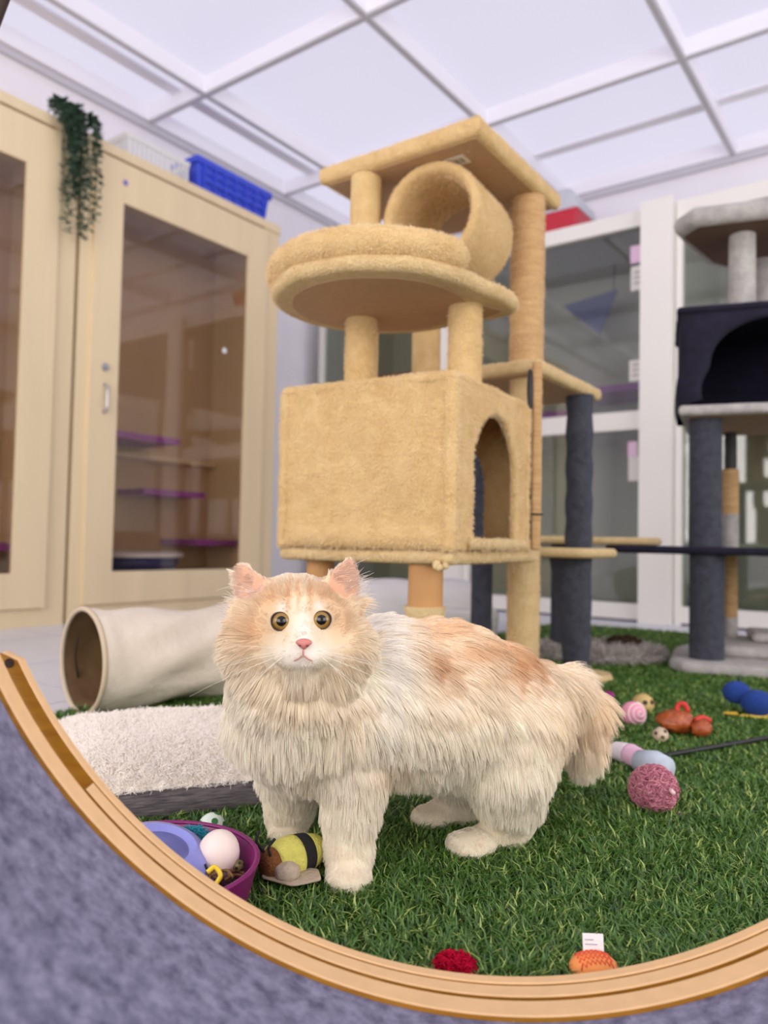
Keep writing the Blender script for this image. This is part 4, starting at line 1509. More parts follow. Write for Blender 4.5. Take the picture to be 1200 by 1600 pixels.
# pink spiral ball
sb = thing('spiral_ball', 'pink ball with white spiral on the turf', 'ball', (.588, 1.80, .032), 0)
sbm = bpy.data.materials.new('pink_spiral')
sbm.use_nodes = True
nt = sbm.node_tree
b = nt.nodes['Principled BSDF']
b.inputs['Roughness'].default_value = .7
MB().ball((0, 0, 0), .028, 28).build('ball_body', mat('pink_felt', srgb(226, 150, 176), .85, var=.04), sb)
sp_pts = []
for i in range(90):
    t = i / 89
    a = t * 2 * math.pi * 3.2
    th = t * 1.25
    d = Vector((math.sin(th) * math.cos(a), -math.cos(th), math.sin(th) * math.sin(a)))
    sp_pts.append(d * .0283)
sw = MB().tube(sp_pts, .0018, 6).build('white_spiral', mat('cream_thread', srgb(240, 214, 214), .8), sb)
sw.rotation_euler = (-.25, 0, .3)
nb_ = thing('wooden_bead', 'pale wooden bead with holes behind the pink spiral ball', 'bead', (.655, 1.93, .028), .5)
MB().ball((0, 0, 0), .026, 20, .1).build('bead_body', mat('bead_wood', srgb(196, 170, 110), .6, var=.08), nb_)
for a in (-1.2, -.4, .5):
    q = Vector((math.cos(a - 1), math.sin(a - 1), .35)).normalized()
    MB().tube([q * .024, q * .0268], .006, 10).build('bead_hole', M['darkwood'], nb_, 'auto')
# small beige ball
lattice_ball('small_bell_ball', (.592, 1.635, .024), .0165, mat('beige_ball', srgb(196, 176, 152), .5, var=.1), mat('dark_hole', srgb(84, 60, 46), .7), 'small beige spotted ball next to the orange crinkle toy')
# orange crinkle toy
ot = thing('crinkle_toy', 'shiny orange crinkle toy with red ties on the turf', 'cat toy', (.66, 1.70, .012), 0)
orm = mat('orange_foil', srgb(178, 92, 44), .35, col2=srgb(140, 58, 26), vscale=50, bump=.4, bscale=90)
MB().ball((-.012, 0, .026), (.040, .03, .025), 20, .3, 50).build('foil_body', orm, ot)
MB().ball((.034, -.025, .018), (.022, .02, .018), 16, .3, 60).build('foil_end', orm, ot)
rdm = mat('red_tie', srgb(196, 52, 40), .6)
MB().tube(bez([(-.005, .01, .04), (.0, .016, .058), (.012, .012, .062), (.02, .01, .046)], 12), .006, 8).build('red_tie', rdm, ot)
MB().tube(bez([(.03, .0, .028), (.05, .01, .034), (.07, .012, .026)], 8), [.007] * 5 + [.004] * 4 if False else .006, 8).build('red_tie', rdm, ot)
# blue yarn toy with yellow and red felt
bt = thing('yarn_bird', 'blue wound-yarn toy with yellow felt feet at the picture edge', 'cat toy', (.90, 1.91, .01), 0)
bym = mat('blue_yarn', srgb(30, 70, 156), .9, bump=.8, bscale=220, stretch=(1, 1, 4), var=.15, vscale=90)
MB().ball((.02, -.02, .034), (.038, .034, .032), 20, .06).build('yarn_body', bym, bt)
MB().ball((-.012, .02, .052), (.034, .03, .028), 20, .06).build('yarn_head', bym, bt)
MB().plate(sub(rpoly([(-.03, -.03), (.06, -.06), (.10, -.03), (.03, .0)], .012), .01), .002, .008, .002, 2).build('felt_foot', mat('yellow_felt', srgb(226, 190, 80), .9), bt)
MB().plate(sub(rpoly([(-.06, -.01), (-.03, -.03), (-.02, .0)], .008), .01), .004, .01, .002, 2).build('felt_foot', mat('ochre_felt', srgb(206, 168, 60), .9), bt)
MB().ball((.075, .01, .034), (.024, .02, .022), 14).build('red_patch', mat('red_felt', srgb(150, 24, 48), .9), bt)
MB().tube([(-.01, .02, .075), (-.006, .02, .09)], .003, 6).build('loop', M['black'], bt)
tag(MB().ball((.607, 2.06, .02), (.016, .014, .014), 14, .2).build('magenta_mouse', mat('magenta_felt', srgb(150, 30, 120), .8)), 'small magenta felt scrap by the round tree foot', 'cat toy')
# grey shaggy mat with a dark brown toy on it
sm = thing('shaggy_mat', 'small grey shaggy mat lying behind the charcoal post', 'mat', (.80, 2.83, .006), 0)
mo = [(.23 * math.cos(a) * (1 + .05 * math.sin(3 * a)), .17 * math.sin(a), ) for a in np.linspace(0, 2 * math.pi, 41)[:-1]]
mpl = MB().plate(mo, 0, .035, .016, 4, .004).build('mat_pad', M['palegrey'], sm)
sp, sn = sample_mesh(mpl.data, 5000, RNG, lambda c: (c[:, 2] > .005).astype(float))
d = sn + RNG.normal(0, .4, sn.shape)
pos = np.stack([sp, sp + d * .012, sp + d * .02 + np.array([0, 0, -.004])], 1)
k = RNG.random(len(sp))[:, None]
fb = fibres('mat_pile', pos, np.array([.0018, .0018, .001]), np.array(srgb(206, 198, 190)[:3]) * k + np.array(srgb(150, 142, 138)[:3]) * (1 - k), fibre_mat('mat_fibre', None, .2), sm)
fb['kind'] = 'stuff'
c = P(975, 1020, 2.86)
fluff('brown_fur_toy', (c[0], c[1], .065), .055, 1400, (srgb(96, 76, 62), srgb(56, 42, 34)), 'dark brown fur toy lying on the grey shaggy mat', 'cat toy', .002, .6, (1.3, .9, .5))
# pale cushion further back
cs = thing('floor_cushion', 'pale grey cushion on the floor behind the beige cat tree', 'cushion', (.10, 3.25, 0), .1)
MB().rbox(-.34, .34, -.16, .16, .004, .26, .10, 6, .05, .02, 5).build('cushion_cover', mat('pale_cushion', srgb(206, 202, 202), .9, var=.03, bump=.2, bscale=30), cs)
MB().rbox(.02, .36, -.20, -.12, .004, .17, .05, 5, .04, .02, 7).build('cushion_cover', mat('striped_cushion', srgb(176, 172, 170), .9, col2=srgb(206, 202, 198), vscale=30, stretch=(.2, 1, 5)), cs)
# red pompom and orange toy near the lounger
fluff('red_pompom', (.076, .752, .010), .021, 1500, (srgb(206, 30, 64), srgb(160, 16, 46)), 'bright red fluffy pompom just beyond the lounger rim', 'pompom', .0007, .6, (1.15, 1, .9))
og = thing('orange_plush', 'orange zigzag plush with white tag just beyond the lounger rim', 'plush toy', (.211, .758, .0), .1)
zz = mat('orange_knit', srgb(238, 150, 84), .9, var=.06, vscale=50)
MB().ball((0, 0, .013), (.024, .018, .013), 22).build('plush_body', zz, og)
zr = mat('red_orange_thread', srgb(226, 88, 56), .8)
for k in range(5):
    pts = []
    for i in range(15):
        x = -.016 + .032 * i / 14
        yy = -.011 + .0055 * k + (.0028 if i % 2 else -.0012)
        rr_ = 1 - (x / .024) ** 2 - (yy / .018) ** 2
        pts.append((x, yy, .013 + .0132 * math.sqrt(max(0, rr_))))
    MB().tube(pts, .0010, 5).build('zigzag_stripe', zr, og)
tg = MB().box(-.011, .011, -.0006, .0006, 0, .019).build('care_tag', mat('tag_white', srgb(240, 238, 238), .6), og, False)
tg.location = (.004, .010, .019)
tg.rotation_euler = (-.35, .12, .1)
for k in range(2):
    MB().box(-.009, .0 + .004 * k, -.0011, -.0007, .013 - .004 * k, .0138 - .004 * k).build('print_line', mat('print_pale', srgb(150, 150, 160), .7), tg, False)
# a white hair on the turf
hr = MB().tube(bez([(.545, .985, .024), (.556, .972, .026), (.562, .985, .025), (.566, 1.005, .026)], 16), .0007, 5).build('loose_thread', mat('white_thread', srgb(226, 230, 214), .8))
tag(hr, 'thin white thread lying on the turf', 'thread')

# ================================================================ THE CAT
cat = thing('cat', 'fluffy cream and pale ginger longhaired cat standing on the turf', 'cat', (-.02, 1.03, 0), 0)
CO = np.array([-.02, 1.03, 0])


def Pw(px, py, D):
    return np.array(P(px, py, D))


chains = [   # (px, py, depth, radius) along each limb; consecutive entries are joined
    # trunk
    [(452, 1125, .995, .070), (520, 1108, 1.02, .090), (600, 1094, 1.05, .102), (690, 1098, 1.08, .106), (760, 1112, 1.105, .096), (795, 1128, 1.11, .076)],
    # neck
    [(500, 1085, 1.01, .080), (466, 1048, .965, .076)],
    # bib
    [(462, 1078, .955, .062), (458, 1130, .968, .060), (470, 1168, .99, .042)],
    # near fore leg
    [(548, 1140, 1.00, .058), (550, 1205, .985, .040), (547, 1270, .975, .030), (546, 1330, .968, .025), (545, 1352, .962, .023)],
    # far fore leg
    [(462, 1140, 1.06, .055), (456, 1215, 1.09, .038), (452, 1270, 1.10, .030), (450, 1298, 1.10, .024)],
    # near thigh, shank, foot
    [(796, 1140, 1.075, .072), (792, 1195, 1.06, .058), (795, 1245, 1.07, .042), (800, 1283, 1.085, .027), (790, 1307, 1.085, .021), (750, 1314, 1.07, .020)],
    # far hind leg
    [(730, 1150, 1.15, .06), (724, 1215, 1.16, .042), (722, 1258, 1.165, .026), (690, 1272, 1.155, .021)],
    # tail
    [(830, 1075, 1.16, .040), (878, 1085, 1.19, .032), (910, 1115, 1.20, .031), (920, 1155, 1.195, .028), (912, 1195, 1.185, .018)],
]
spheres = [  # px, py, depth, (rx, ry, rz)
    (461, 975, .935, (.066, .064, .055)),    # skull
    (464, 950, .925, (.050, .045, .034)),     # forehead
    (412, 1012, .925, (.043, .045, .040)),   # cheeks
    (522, 1012, .925, (.043, .045, .040)),
    (471, 1000, .880, (.022, .03, .022)),    # bridge
    (458, 1024, .872, (.022, .020, .0165)),  # whisker pads
    (487, 1024, .872, (.022, .020, .0165)),
    (472, 1046, .882, (.021, .017, .014)),   # chin
    (545, 1368, .945, (.0275, .031, .0175)),  # paws
    (447, 1306, 1.085, (.025, .03, .0165)),
    (735, 1318, 1.047, (.034, .028, .0165)),
    (676, 1275, 1.142, (.032, .026, .016)),
]
toes = []
for (px, py, D, r) in ((522, 1376, .930, .0095), (537, 1380, .922, .0105), (553, 1380, .922, .0105), (568, 1376, .930, .0095),
                       (717, 1320, 1.035, .010), (724, 1327, 1.028, .0105), (738, 1330, 1.024, .0105), (752, 1328, 1.026, .0095),
                       (655, 1276, 1.135, .010), (662, 1282, 1.128, .010), (676, 1284, 1.125, .010),
                       (430, 1306, 1.068, .009), (442, 1309, 1.062, .009), (456, 1308, 1.064, .009)):
    toes.append((px, py, D, (r, r * 1.25, r)))


def make_body():
    vox = .0036
    lo = np.array([-.27, .80, -.004]) - .0
    hi = np.array([.34, 1.30, .43])
    n = np.ceil((hi - lo) / vox).astype(int)
    gx_, gy_, gz_ = [lo[i] + vox * np.arange(n[i]) for i in range(3)]
    sdf = np.full(n, 1.0, dtype=np.float32)

    def region(c0, c1):
        a = np.maximum(((c0 - lo) / vox).astype(int), 0)
        b = np.minimum(((c1 - lo) / vox).astype(int) + 2, n)
        sl = tuple(slice(a[i], b[i]) for i in range(3))
        g = np.meshgrid(gx_[sl[0]], gy_[sl[1]], gz_[sl[2]], indexing='ij')
        return sl, np.stack(g, -1).astype(np.float32)

    def blend(sl, d, k):
        o = sdf[sl]
        h = np.maximum(k - np.abs(o - d), 0) / k
        sdf[sl] = np.minimum(o, d) - h * h * k * .25

    pad = .07
    for ch in chains:
        pts_ = [(Pw(a, b, c), r) for a, b, c, r in ch]
        for (p, ra), (q, rb) in zip(pts_[:-1], pts_[1:]):
            rm_ = max(ra, rb) + pad
            sl, g = region(np.minimum(p, q) - rm_, np.maximum(p, q) + rm_)
            ab = (q - p).astype(np.float32)
            t = np.clip(((g - p) @ ab) / (ab @ ab), 0, 1)
            d = np.linalg.norm(g - p - t[..., None] * ab, axis=-1) - (ra + (rb - ra) * t)
            blend(sl, d, .022)
    for i, (a, b, c, r) in enumerate(spheres + toes):
        p = Pw(a, b, c)
        r = np.array(r)
        sl, g = region(p - r - pad, p + r + pad)
        e = (g - p) / r
        k0 = np.linalg.norm(e, axis=-1)
        k1 = np.maximum(np.linalg.norm(e / r, axis=-1), 1e-6)
        blend(sl, k0 * (k0 - 1) / k1, .020 if i < 4 else (.010 if i < len(spheres) else .004))
    # ears: thin curved shells with rounded triangular outline
    for (b0, b1, tip, back) in (((372, 952, .932), (430, 926, .918), (377, 880, .928), .02), ((504, 922, .918), (560, 950, .936), (546, 872, .932), .02)):
        A, B, T = Pw(*b0), Pw(*b1), Pw(*tip)
        mid = (A + B) / 2
        ax_ = (B - A)
        W = np.linalg.norm(ax_)
        ax_ = ax_ / W
        upv = T - mid
        nz_ = np.cross(ax_, upv)
        nz_ /= np.linalg.norm(nz_)
        up_ = np.cross(nz_, ax_)
        sl, g = region(np.minimum(np.minimum(A, B), T) - .04, np.maximum(np.maximum(A, B), T) + .04)
        q = g - mid
        x = q @ ax_
        y = q @ up_
        z = q @ nz_
        tx, ty = upv @ ax_, upv @ up_
        # edges of the triangle, bowed out a little
        def edge(p0, p1):
            e = np.array(p1) - np.array(p0)
            L = np.linalg.norm(e)
            nn = np.array([e[1], -e[0]]) / L
            s = ((x - p0[0]) * e[0] + (y - p0[1]) * e[1]) / L / L
            return (x - p0[0]) * nn[0] + (y - p0[1]) * nn[1] - .006 * np.clip(4 * s * (1 - s), 0, 1)
        d2 = np.maximum(np.maximum(edge((W / 2, -.012), (tx, ty)), edge((tx, ty), (-W / 2, -.012))), -(y + .02))
        xc = x - tx * np.clip(y / ty, 0, 1)
        zc = z - (-14.0 * xc * xc + .005)
        d = np.maximum(d2, np.abs(zc) - .0042)
        d = d - .0008
        blend(sl, d.astype(np.float32), .006)
    # flat soles
    zz_ = gz_[None, None, :]
    sdf[:] = np.maximum(sdf, (.006 - zz_).astype(np.float32))
    # naive surface nets
    ins = sdf < 0
    cnt = np.zeros(n - 1, dtype=np.int8)
    acc = np.zeros(tuple(n - 1) + (3,), dtype=np.float32)
    num = np.zeros(n - 1, dtype=np.float32)
    idx = np.stack(np.meshgrid(*[np.arange(k) for k in n - 1], indexing='ij'), -1).astype(np.float32)
    C8 = [(i, j, k) for i in (0, 1) for j in (0, 1) for k in (0, 1)]

    def corner(a, c):
        return a[c[0]:n[0] - 1 + c[0], c[1]:n[1] - 1 + c[1], c[2]:n[2] - 1 + c[2]]
    for c in C8:
        cnt += corner(ins, c)
    act = (cnt > 0) & (cnt < 8)
    for axis in range(3):
        for c in C8:
            if c[axis]:
                continue
            d_ = list(c)
            d_[axis] = 1
            s0, s1 = corner(sdf, c), corner(sdf, d_)
            cross = (s0 < 0) != (s1 < 0)
            t = np.where(cross, s0 / np.where(np.abs(s0 - s1) < 1e-9, 1e-9, s0 - s1), 0)
            for k in range(3):
                acc[..., k] += np.where(cross, (t if k == axis else c[k]), 0)
            num += cross
    vid = -np.ones(n - 1, dtype=np.int64)
    vid[act] = np.arange(act.sum())
    vert = lo + (idx[act] + acc[act] / num[act][:, None]) * vox
    faces = []
    for axis in range(3):
        o1, o2 = (axis + 1) % 3, (axis + 2) % 3
        sl0 = [slice(1, n[k] - 1) for k in range(3)]
        sl1 = list(sl0)
        sl0[axis] = slice(0, n[axis] - 1)
        sl1[axis] = slice(1, n[axis])
        i0, i1 = ins[tuple(sl0)], ins[tuple(sl1)]
        for flip, m_ in ((False, i0 & ~i1), (True, ~i0 & i1)):
            w = np.argwhere(m_)
            if len(w) == 0:
                continue
            off = np.ones(3, dtype=int)
            off[axis] = 0
            w = w + off

            def v_(da, db):
                q = w.copy()
                q[:, o1] -= da
                q[:, o2] -= db
                return vid[q[:, 0], q[:, 1], q[:, 2]]
            quad_ = np.stack([v_(1, 1), v_(0, 1), v_(0, 0), v_(1, 0)], 1)
            if flip:
                quad_ = quad_[:, ::-1]
            faces.append(quad_)
    F = np.concatenate(faces)
    F = F[(F >= 0).all(1)]
    # light smoothing
    for it in range(2):
        s = np.zeros_like(vert)
        k = np.zeros(len(vert))
        for a in range(4):
            b = (a + 1) % 4
            np.add.at(s, F[:, a], vert[F[:, b]])
            np.add.at(s, F[:, b], vert[F[:, a]])
            np.add.at(k, F[:, a], 1)
            np.add.at(k, F[:, b], 1)
        vert = vert * .5 + .5 * s / np.maximum(k, 1)[:, None]
    me = bpy.data.meshes.new('body')
    me.from_pydata((vert - CO).tolist(), [], F.tolist())
    me.update()
    me.polygons.foreach_set('use_smooth', [True] * len(me.polygons))
    return me


cat_mesh = make_body()


def proj(p):
    """plan coordinates used to lay out the coat: sideways and upward as seen square on to the flank"""
    d = p - _C
    w = d @ _f
    return 600 + F_PX * (d @ _r) / w, 800 - F_PX * (d @ _u) / w


CREAM = np.array(srgb(250, 235, 206)[:3])
WHITE = np.array(srgb(252, 246, 236)[:3])
GING = np.array(srgb(226, 174, 122)[:3])
DEEP = np.array(srgb(204, 142, 88)[:3])
PALE = np.array(srgb(240, 212, 172)[:3])
PINK = np.array(srgb(214, 164, 132)[:3])


def blob(x, y, cx, cy, sx, sy, rot=0.0):
    c, s = math.cos(rot), math.sin(rot)
    dx, dy = x - cx, y - cy
    return np.exp(-(((dx * c + dy * s) / sx) ** 2 + ((-dx * s + dy * c) / sy) ** 2))


# landmark directions of the coat in body space
def coat(p):
    """coat colour at world points p (n, 3)"""
    x, y = proj(p)
    n = len(p)
    col = np.tile(CREAM, (n, 1))

    def mix(c, w):
        nonlocal col
        w = np.clip(w, 0, 1)[:, None]
        col = col * (1 - w) + c * w
    depth = p[:, 1]
    head = (y < 1075) & (x < 590) & (depth < 1.0)
    body = ~head
    # trunk: ginger saddle fading down the flank
    mix(PALE, body * .75 * blob(x, y, 720, 990, 190, 95, .1))
    streak = .5 + .5 * np.sin(p[:, 2] * 210 + 4 * np.sin(p[:, 0] * 31) + p[:, 0] * 60)
    mix(GING, body * (.30 + .45 * streak) * blob(x, y, 720, 1000, 125, 46, .25))
    mix(PALE, body * .5 * streak * blob(x, y, 700, 1080, 140, 50, .2))
    mix(DEEP * .8, body * .95 * blob(x, y, 675, 1040, 26, 17, .5))
    mix(DEEP * .9, body * .95 * blob(x, y, 808, 1032, 32, 30, .8))
    mix(GING, body * .4 * streak * blob(x, y, 770, 1010, 80, 26, .3))
    mix(WHITE, body * .9 * blob(x, y, 585, 1020, 34, 110, -.1))
    mix(PALE, body * .55 * blob(x, y, 545, 1060, 45, 80))
    mix(PALE, body * .8 * blob(x, y, 905, 1110, 70, 75, .6))
    mix(GING, body * .25 * blob(x, y, 935, 1115, 40, 60, .6))
    mix(GING, body * .25 * blob(x, y, 610, 1200, 40, 30))
    # head
    mix(PALE, head * 1.0 * blob(x, y, 462, 925, 110, 62))
    mix(PALE, head * .9 * blob(x, y, 392, 985, 40, 55))
    mix(PALE, head * .9 * blob(x, y, 548, 975, 34, 60))
    mix(GING, head * .62 * blob(x, y, 424, 937, 30, 26))
    mix(GING, head * .62 * blob(x, y, 508, 928, 30, 24))
    mix(GING, head * .60 * blob(x, y, 398, 985, 28, 26))
    mix(GING, head * .50 * blob(x, y, 528, 975, 18, 28))
    mix(CREAM, head * .6 * blob(x, y, 467, 900, 60, 14))
    mix(CREAM, head * .8 * blob(x, y, 467, 938, 20, 26))
    for sx_, a in ((452, .14), (466, .03), (484, -.12)):
        mix(GING, head * .9 * blob(x, y, sx_, 934, 3.5, 26, a))
    mix(WHITE, head * .95 * blob(x, y, 472, 985, 13, 32))
    mix(WHITE, head * .95 * blob(x, y, 472, 1026, 44, 24))
    mix(WHITE, head * .7 * blob(x, y, 441, 950, 9, 8))
    mix(WHITE, head * .7 * blob(x, y, 499, 948, 9, 7))
    return col


def ear_mask(p):
    x, y = proj(p)
    l = (p[:, 1] < 1.0) & (y < 948) & (x < 412 + (948 - y) * .1) & (x > 370) & (y < 948 - (x - 376) * .42)
    r = (p[:, 1] < 1.0) & (y < 940) & (x > 515) & (y < 918 + (x - 512) * .55)
    return l | r


co = np.empty(len(cat_mesh.vertices) * 3, dtype=np.float32)
cat_mesh.vertices.foreach_get('co', co)
cw_ = co.reshape(-1, 3).astype(np.float64) + CO
vc = np.ones((len(cw_), 4), dtype=np.float32)
vc[:, :3] = coat(cw_) * .80
em = ear_mask(cw_)
no = np.empty(len(cat_mesh.vertices) * 3, dtype=np.float32)
cat_mesh.vertices.foreach_get('normal', no)
no = no.reshape(-1, 3)
vc[em & (no[:, 1] < -.2), :3] = PINK
at_ = cat_mesh.attributes.new('tint', 'FLOAT_COLOR', 'POINT')
at_.data.foreach_set('color', vc.ravel())
skin = mat('cat_skin', CREAM.tolist() + [1], .9)
nt = skin.node_tree
an = nt.nodes.new('ShaderNodeAttribute')
an.attribute_name = 'tint'
nt.links.new(an.outputs['Color'], nt.nodes['Principled BSDF'].inputs['Base Color'])
cat_body = bpy.data.objects.new('body', cat_mesh)
COL.objects.link(cat_body)
cat_mesh.materials.append(skin)
cat_body.parent = cat

# ---------------------------------------------------------------- fur
from mathutils.bvhtree import BVHTree
_bvh = BVHTree.FromPolygons([tuple(q) for q in cw_], [tuple(p.vertices) for p in cat_mesh.polygons])


def face_at(px, py):
    """point on the head's surface"""
    d = Pw(px, py, 1.0) - _C
    hit = _bvh.ray_cast(Vector(_C), Vector(d))
    return np.array(hit[0])


NOSE = face_at(474, 1006)
EYES = [face_at(438, 972) + np.array([0, .0045, 0]), face_at(501, 970) + np.array([0, .0045, 0])]
REAR = np.array([.93, .36, -.05])


def smooth(a, b, t):
    t = np.clip((t - a) / (b - a), 0, 1)
    return t * t * (3 - 2 * t)


def vnoise(p, f, seed):
    """cheap smooth noise, three channels"""
    s = np.array([[1.0, 1.7, .6], [.7, -1.1, 1.5], [1.4, .5, -1.2]]) * f
    q = p @ s.T + seed
    return np.stack([np.sin(q[:, 0] + 1.3 * np.sin(q[:, 1])), np.sin(q[:, 1] + 1.3 * np.sin(q[:, 2])), np.sin(q[:, 2] + 1.3 * np.sin(q[:, 0]))], 1)


def grow(n, K=7, mask=None):
    p, nrm = sample_mesh(cat_mesh, n, RNG, mask)
    w = p + CO
    x, y = proj(w)
    z = w[:, 2]
    headw = 1 - smooth(.085, .125, np.linalg.norm((w - Pw(463, 985, .93)) * np.array([1, .9, 1.0]), axis=1))
    ear = ear_mask(w)
    facing = nrm[:, 1] < -.15
    # flow directions
    down = np.array([0, 0, -1.0])
    flow = np.tile(REAR * .75 + down * .55, (n, 1))
    flank = smooth(.28, .12, z)
    flow = flow * (1 - flank[:, None]) + (REAR * .25 + down) * flank[:, None]
    chest = smooth(600, 520, x) * (1 - headw)
    flow = flow * (1 - chest[:, None]) + (down * 1.0 + np.array([.08, -.05, 0])) * chest[:, None]
    legs = smooth(.165, .075, z)
    flow = flow * (1 - legs[:, None]) + (down + np.array([.05, 0, 0])) * legs[:, None]
    tail = smooth(845, 880, x) * (w[:, 1] > 1.09)
    flow = flow * (1 - tail[:, None]) + (down * .9 + np.array([.25, .02, 0])) * tail[:, None]
    away = w - NOSE
    away /= np.linalg.norm(away, axis=1, keepdims=True)
    hf = away + down * .7 * smooth(985, 1040, y)[:, None]
    flow = flow * (1 - headw[:, None]) + hf * headw[:, None]
    ef = np.tile(np.array([0, .1, 1.0]), (n, 1))
    ef[:, 0] = np.where(x < 460, -1.6, 1.6) * facing
    ef[:, 2] = np.where(facing, .35, 1.0)
    flow[ear] = ef[ear]
    t = flow - nrm * (flow * nrm).sum(1, keepdims=True)
    t /= np.maximum(np.linalg.norm(t, axis=1, keepdims=True), 1e-6)
    # length
    L = np.full(n, .033)
    L = L + .010 * chest * smooth(.14, .22, z) + .016 * tail - .010 * smooth(.2, .14, z) * (1 - legs)
    dn = np.linalg.norm(w - NOSE, axis=1)
    Lh = .005 + .030 * smooth(.045, .115, dn)
    Lh = np.maximum(Lh, .030 * smooth(1044, 1056, y))
    Lh = np.where((y < 945) & ~ear, np.minimum(Lh, .013), Lh)
    L = L * (1 - headw) + Lh * headw
    L = L * (1 - legs) + legs * (.010 + .015 * smooth(.03, .12, z))
    hock = (x > 640) & (z < .16)
    L = np.where(hock & (z > .06), np.maximum(L, .022), L)
    L = np.where(z < .035, .008, L)
    L = np.where(ear, np.where(facing, .009, .007), L)
    # keep eyes, nose and mouth clear
    keep = np.ones(n, bool)
    for e in EYES:
        dd = np.linalg.norm((w - e) * np.array([1, .6, 1.15]), axis=1)
        keep &= dd > .0125
        L = np.where(dd < .026, np.minimum(L, .0055), L)
    dno = np.hypot(x - 475, (y - 1006) * 1.2)
    keep &= ~((dno < 9) & (headw > .5))
    keep &= w[:, 2] > .008
    L *= .75 + .5 * RNG.random(n)
    lift = np.where(headw > .5, .28, .36) * np.ones(n)
    lift = lift + .45 * headw * smooth(1038, 1052, y)
    lift = np.where(legs > .5, .35, lift)
    lift = np.where(ear, .25, lift)
    wob = vnoise(w, 38, 1.0) * .17 + vnoise(w, 120, 4.0) * .13 + RNG.normal(0, .07, (n, 3))
    dir0 = t + nrm * lift[:, None] + wob * (1 - .6 * headw[:, None]) * .8
    dir0 /= np.linalg.norm(dir0, axis=1, keepdims=True)
    pts_ = np.empty((n, K, 3))
    pts_[:, 0] = p - nrm * .001
    cur = pts_[:, 0].copy()
    d = dir0.copy()
    for k in range(1, K):
        cur = cur + d * (L / (K - 1))[:, None]
        pts_[:, k] = cur
        g = np.where(headw > .5, .05, .16) * np.minimum(1, L / .03)
        d = d + down * g[:, None] + t * .10 + vnoise(cur + CO, 160, 7.0) * .07
        d /= np.linalg.norm(d, axis=1, keepdims=True)
    # keep the tips above the turf
    return pts_[keep], w[keep], L[keep], headw[keep], ear[keep], facing[keep], x[keep], y[keep]


def clump(pts_, L, size_n, amount):
    n = len(pts_)
    gi = RNG.choice(n, size_n, replace=False)
    kd = kdtree.KDTree(size_n)
    for i, g in enumerate(gi):
        kd.insert(Vector(pts_[g, 0]), i)
    kd.balance()
    near = np.array([gi[kd.find(Vector(q))[1]] for q in pts_[:, 0]])
    guide = pts_[near]
    same = np.abs(np.log(L / L[near])) < .6
    K = pts_.shape[1]
    t = (np.arange(K) / (K - 1))[None, :, None] ** 1.5 * amount * same[:, None, None]
    return pts_ * (1 - t) + guide * t, near


HC = Pw(463, 985, .93) - CO
g1 = grow(200000, 6)
g2 = grow(60000, 6, lambda c: (np.linalg.norm(c - HC, axis=1) < .10).astype(float))
pts_, w_, L_, hw_, ear_, fac_, x_, y_ = [np.concatenate(q) for q in zip(g1, g2)]
pts_, near_ = clump(pts_, L_, 15000, .36)
pts_, near_ = clump(pts_, L_, 3000, .16)
colr = coat(w_)
warm = np.clip((1 - colr[:, 2] / CREAM[2]) * 1.6, 0, 1)
face_w = 1 - smooth(.055, .10, np.linalg.norm(w_ - NOSE, axis=1))
colr = colr ** np.maximum(.50 + .46 * face_w, .50 + .36 * warm)[:, None] * (1 - .10 * face_w)[:, None]
# strand colour varies lock by lock
lock = RNG.normal(0, 1, len(w_))[near_ % len(w_)]
lum = 1 + .03 * lock + .05 * RNG.normal(0, 1, len(w_))
colr = np.clip(colr * lum[:, None], 0, 1)
colr[ear_ & fac_] = PINK * .65 + WHITE * .35
K = pts_.shape[1]
rootc = colr[:, None, :] * np.ones((1, K, 1))
tipmix = (np.arange(K) / (K - 1))[None, :, None]
rootc = rootc * (1 - .25 * tipmix) + (rootc * .5 + np.array(srgb(255, 248, 236)[:3]) * .5) * .25 * tipmix
thick = np.interp(np.linspace(0, 1, K), [0, .3, 1], [.00042, .00038, .00009])
rad_ = thick[None, :] * np.clip(L_ / .03, .55, 1.1)[:, None]
fur = fibres('fur', pts_, rad_, rootc, fibre_mat('cat_hair', None, .25), cat)

# long tufts inside and beside the ears
def tuft(px, py, D, n, dirv, L, spread):
    c = Pw(px, py, D) - CO
    p = c + RNG.normal(0, 1, (n, 3)) * np.array(spread)
    d = np.array(dirv) + RNG.normal(0, .22, (n, 3))
    d /= np.linalg.norm(d, axis=1, keepdims=True)
    l = L * (.6 + .6 * RNG.random(n))
    return np.stack([p + d * (l * t)[:, None] + np.array([0, 0, -1]) * (l * t * t * .15)[:, None] for t in np.linspace(0, 1, 6)], 1)


tp_all = np.concatenate([tuft(549, 925, .935, 110, (.6, -.2, .55), .024, (.004, .004, .010)), tuft(405, 936, .922, 90, (-.75, -.35, .35), .022, (.005, .003, .005)),
                         tuft(532, 918, .928, 70, (.5, -.3, .8), .02, (.004, .003, .006)), tuft(372, 955, .945, 100, (-.7, .1, .2), .02, (.004, .006, .012))])
tc_ = np.tile(np.array(srgb(252, 244, 236)[:3]), (len(tp_all), 1))
fibres('ear_tufts', tp_all, np.array([.0003, .0003, .00025, .0002, .00015, .0001]), tc_, fibre_mat('tuft_hair', None, .4), cat)

